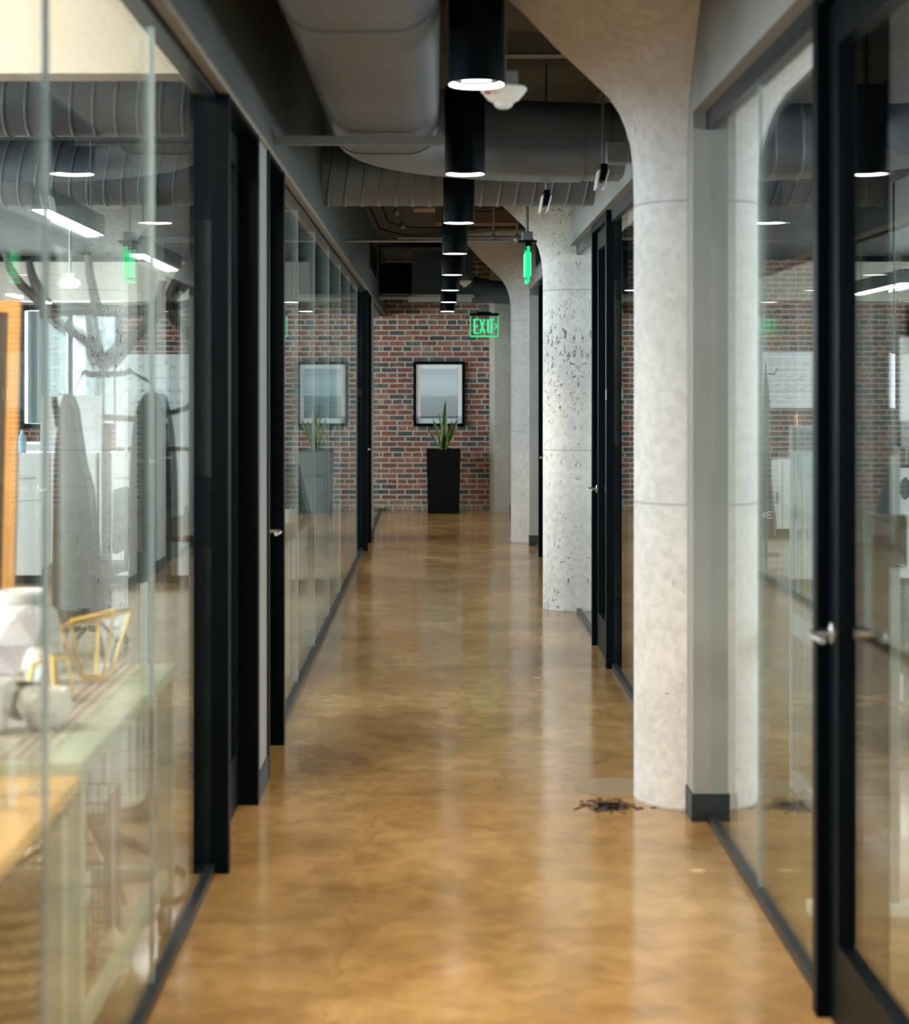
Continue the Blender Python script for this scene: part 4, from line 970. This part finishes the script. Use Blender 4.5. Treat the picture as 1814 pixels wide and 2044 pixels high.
# =================================================================== OFFICES BEHIND THE COLUMNS
w2 = empty('glass_whiteboard', (3.9, 20.9, 0), 'wide white marker board with red notes in the office behind the columns', 'whiteboard')
MB().box(3.2, 5.3, 20.89, 20.91, 1.33, 1.98, bev=.004).build('board', mat('used_white_board', (.62, .65, .66), .35), w2)
sb = MB(); scribbles(sb, 3.3, 5.2, 20.886, 1.40, 1.90, 6, 9); sb.build('handwriting', mat('grey_marker_ink', (.25, .27, .28), .6), w2)
sb = MB(); scribbles(sb, 4.0, 4.45, 20.884, 1.50, 1.72, 2, 11); sb.build('red_handwriting', INKR, w2)
for x in (3.3, 5.2): MB().tube([(x, 20.94, .03), (x, 20.94, 1.95)], .014, 8).build('post', WHITEM, w2, True)
for x in (3.3, 5.2): MB().box(x-.02, x+.02, 20.7, 21.18, 0, .03).build('foot', WHITEM, w2)
cabinet(3.2, 4.6, 19.2, 19.7, .80, 'low white cabinet standing in front of the wide marker board', .5, 3)
ap = empty('apron_stand', (3.08, 16.9, 0), 'slim grey coat pole on a round disc base behind the columns', 'coat pole')
MB().lathe([(.13, 0), (.13, .012), (.02, .02)], 3.08, 16.9, 32).build('base', CONDUIT, ap, True)
MB().tube([(3.08, 16.9, .015), (3.08, 16.9, 1.80)], .014, 10).build('pole', CONDUIT, ap, True)
for s in (-1, 1): MB().tube([(3.08, 16.9, 1.70), (3.08+s*.07, 16.88, 1.69), (3.08+s*.10, 16.87, 1.75)], .008, 8).build('hook', CONDUIT, ap, True)
def Wp(px, py, Y): return ((px-873)/3600*Y, Y, 1.55-(py-777)/3600*Y)
YA = 16.75
apr = coat('hanging_apron', kx([(738, 1526, 1530), (760, 1524, 1533), (800, 1522, 1536), (880, 1522, 1538), (960, 1518, 1540), (1000, 1512, 1544), (1040, 1509, 1549), (1070, 1507, 1550)], YA), YA, .045, mat('grey_canvas', (.13, .125, .12), .9), 'long grey canvas apron with white letters hanging from the coat pole', 8)
apr['category'] = 'apron'; del apr['group']
lt = MB(); letters(lt, 'WE', Wp(1514, 0, YA)[0], Wp(0, 1033, YA)[2], .055, .05, .015, YA-.062, .006, 1); lt.build('white_lettering', WHITEC, apr)
# easel board
eb_ = empty('easel', (2.8, 13.6, 0), 'blue-white marker board leaning on a wooden easel behind the nearest glass front', 'easel')
Me = Matrix.Translation((2.83, 13.5, .28)) @ Matrix.Rotation(-.10, 4, 'X')
MB().prism([(-.17, 1.0), (.42, 1.0), (.50, 0), (-.02, 0)], -.012, .012, 'Y', M=Me).build('board', mat('pale_blue_glass_board', (.50, .58, .62), .2), eb_)
sb = MB(); scribbles(sb, .02, .32, -.014, .62, .9, 3, 21); sb.bm.transform(Me); sb.build('red_handwriting', INKR, eb_)
MB().tube([(2.72, 13.42, 0), (2.75, 13.54, .7), (2.70, 13.62, 1.36)], .014, 8).build('leg', WOOD, eb_, True)
MB().tube([(3.25, 13.42, 0), (3.15, 13.54, .7), (3.05, 13.62, 1.36)], .014, 8).build('leg', WOOD, eb_, True)
MB().tube([(2.95, 14.0, 0), (2.93, 13.62, 1.32)], .014, 8).build('leg', WOOD, eb_, True)
# low freestanding white screen parallel to the glass
ls = empty('glass_screen', (1.39, 6.3, 0), 'low clear freestanding screen with a white end post behind the nearest glass front', 'screen')
MB().box(1.384, 1.396, 5.5, 7.04, .06, 1.40).build('clear_panel', THINGLASS, ls)
MB().box(1.378, 1.402, 7.04, 7.06, 0, 1.41).build('end_post', WHITEM, ls)
MB().box(1.375, 1.405, 5.5, 7.04, .0, .06).build('bottom_rail', WHITEM, ls)
MB().box(1.375, 1.42, 5.5, 7.04, .60, .68).build('tray_rail', WHITEM, ls)
# mobile chart stand
ch = empty('chart_stand', (1.5, 5.2, 0), 'pale grey mobile stand with a flat base bar behind the nearest door', 'stand')
MB().box(1.07, 2.1, 5.18, 5.24, .035, .07, bev=.003).build('base_bar', WHITEM, ch)
for x in (1.14, 2.0): MB().box(x-.03, x+.03, 5.18, 5.24, 0, .035).build('foot', CONDUIT, ch)
MB().box(1.30, 1.332, 5.19, 5.23, .07, 1.38, bev=.003).build('post', mat('light_grey_metal', (.34, .33, .31), .4), ch)
MB().box(1.275, 1.345, 5.16, 5.19, 1.04, 1.19, bev=.003).build('clamp_box', BLACK, ch)
MB().tube([(1.315, 5.21, 1.36), (1.30, 5.16, 1.40), (1.42, 5.14, 1.405), (1.6, 5.14, 1.41)], [.014, .014, .012, .012], 10).build('arm', BLACK, ch, True)
MB().box(1.335, 2.1, 5.20, 5.212, 1.46, 1.70).build('paper_pad', WHITEG, ch)
MB().box(1.6, 1.62, 5.14, 5.20, 1.39, 1.50).build('bracket', BLACK, ch)
# storage island with emblem, screen, round dish lamp
isl = cabinet(3.52, 5.0, 14.2, 14.8, .93, 'white storage cabinet with a dark diamond emblem, seen through the nearest door', .5, 2)
MB().prism([(3.60, .77), (3.68, .86), (3.76, .77), (3.68, .68)], 14.172, 14.180, 'Y').build('diamond_emblem', GREYF, isl)
tag(MB().box(3.56, 4.3, 14.3, 14.5, .932, 1.08, bev=.01).build('printer', mat('dark_printer_plastic', (.03, .03, .03), .4)), 'flat black office printer on the emblem cabinet', 'printer')
tag(MB().lathe([(.16, 0), (.16, .30), (.145, .30), (.14, .02)], 2.95, 11.3, 28).build('waste_bin', mat('dark_teal_plastic', (.02, .07, .08), .4), None, True), 'dark teal waste bin on the floor in front of the emblem cabinet', 'bin')
dl = empty('dish_lamp', (3.05, 12.0, 1.9), 'black round dish lamp hanging over the office seen through the nearest door', 'lamp')
MB().lathe([(.03, 0), (.11, .01), (.125, .03), (.11, .05), (.02, .06)], 0, 0, 36, M=Matrix.Translation((3.05, 12.0, 1.90)) @ Matrix.Rotation(PI/2-.15, 4, 'X')).build('dish', BLACK, dl, True)
MB().tube([(3.05, 12.04, 1.98), (3.05, 12.06, 2.4), (3.05, 12.06, H)], .007, 8).build('rod', BLACK, dl, True)
tag(MB().box(.0, .012, -.0, .0, 0, 0).build('x', BLACK), '', 'x') if False else None
task_chair(2.9, 8.8, .4, 'charcoal task chair in the office behind the nearest column', GREYF)
# patched round floor stain and rusty debris by the nearest column
st_ = MB().lathe([(.165, .0005), (.16, .0012)], .70, 7.03, 36); struct('floor_patch', st_, mat('grey_floor_patch', (.27, .21, .14), .28), 'round grey filled patch in the floor beside the nearest column', 'floor patch')
rs_ = MB(); rnd = random.Random(5)
for k in range(190):
    x = .640+rnd.gauss(0, .045); y = 6.70+rnd.gauss(0, .05); s = rnd.uniform(.004, .012); rs_.box(-s, s, -s*.7, s*.7, 0, .0025, M=Matrix.Translation((x, y, .0005)) @ Matrix.Rotation(rnd.uniform(0, 3), 4, 'Z'))
tag(rs_.build('floor_debris', mat('rusty_scabbed_concrete', (.06, .032, .02), .8)), 'rusty scabbed patch in the floor beside the nearest column', 'scab', kind='stuff')
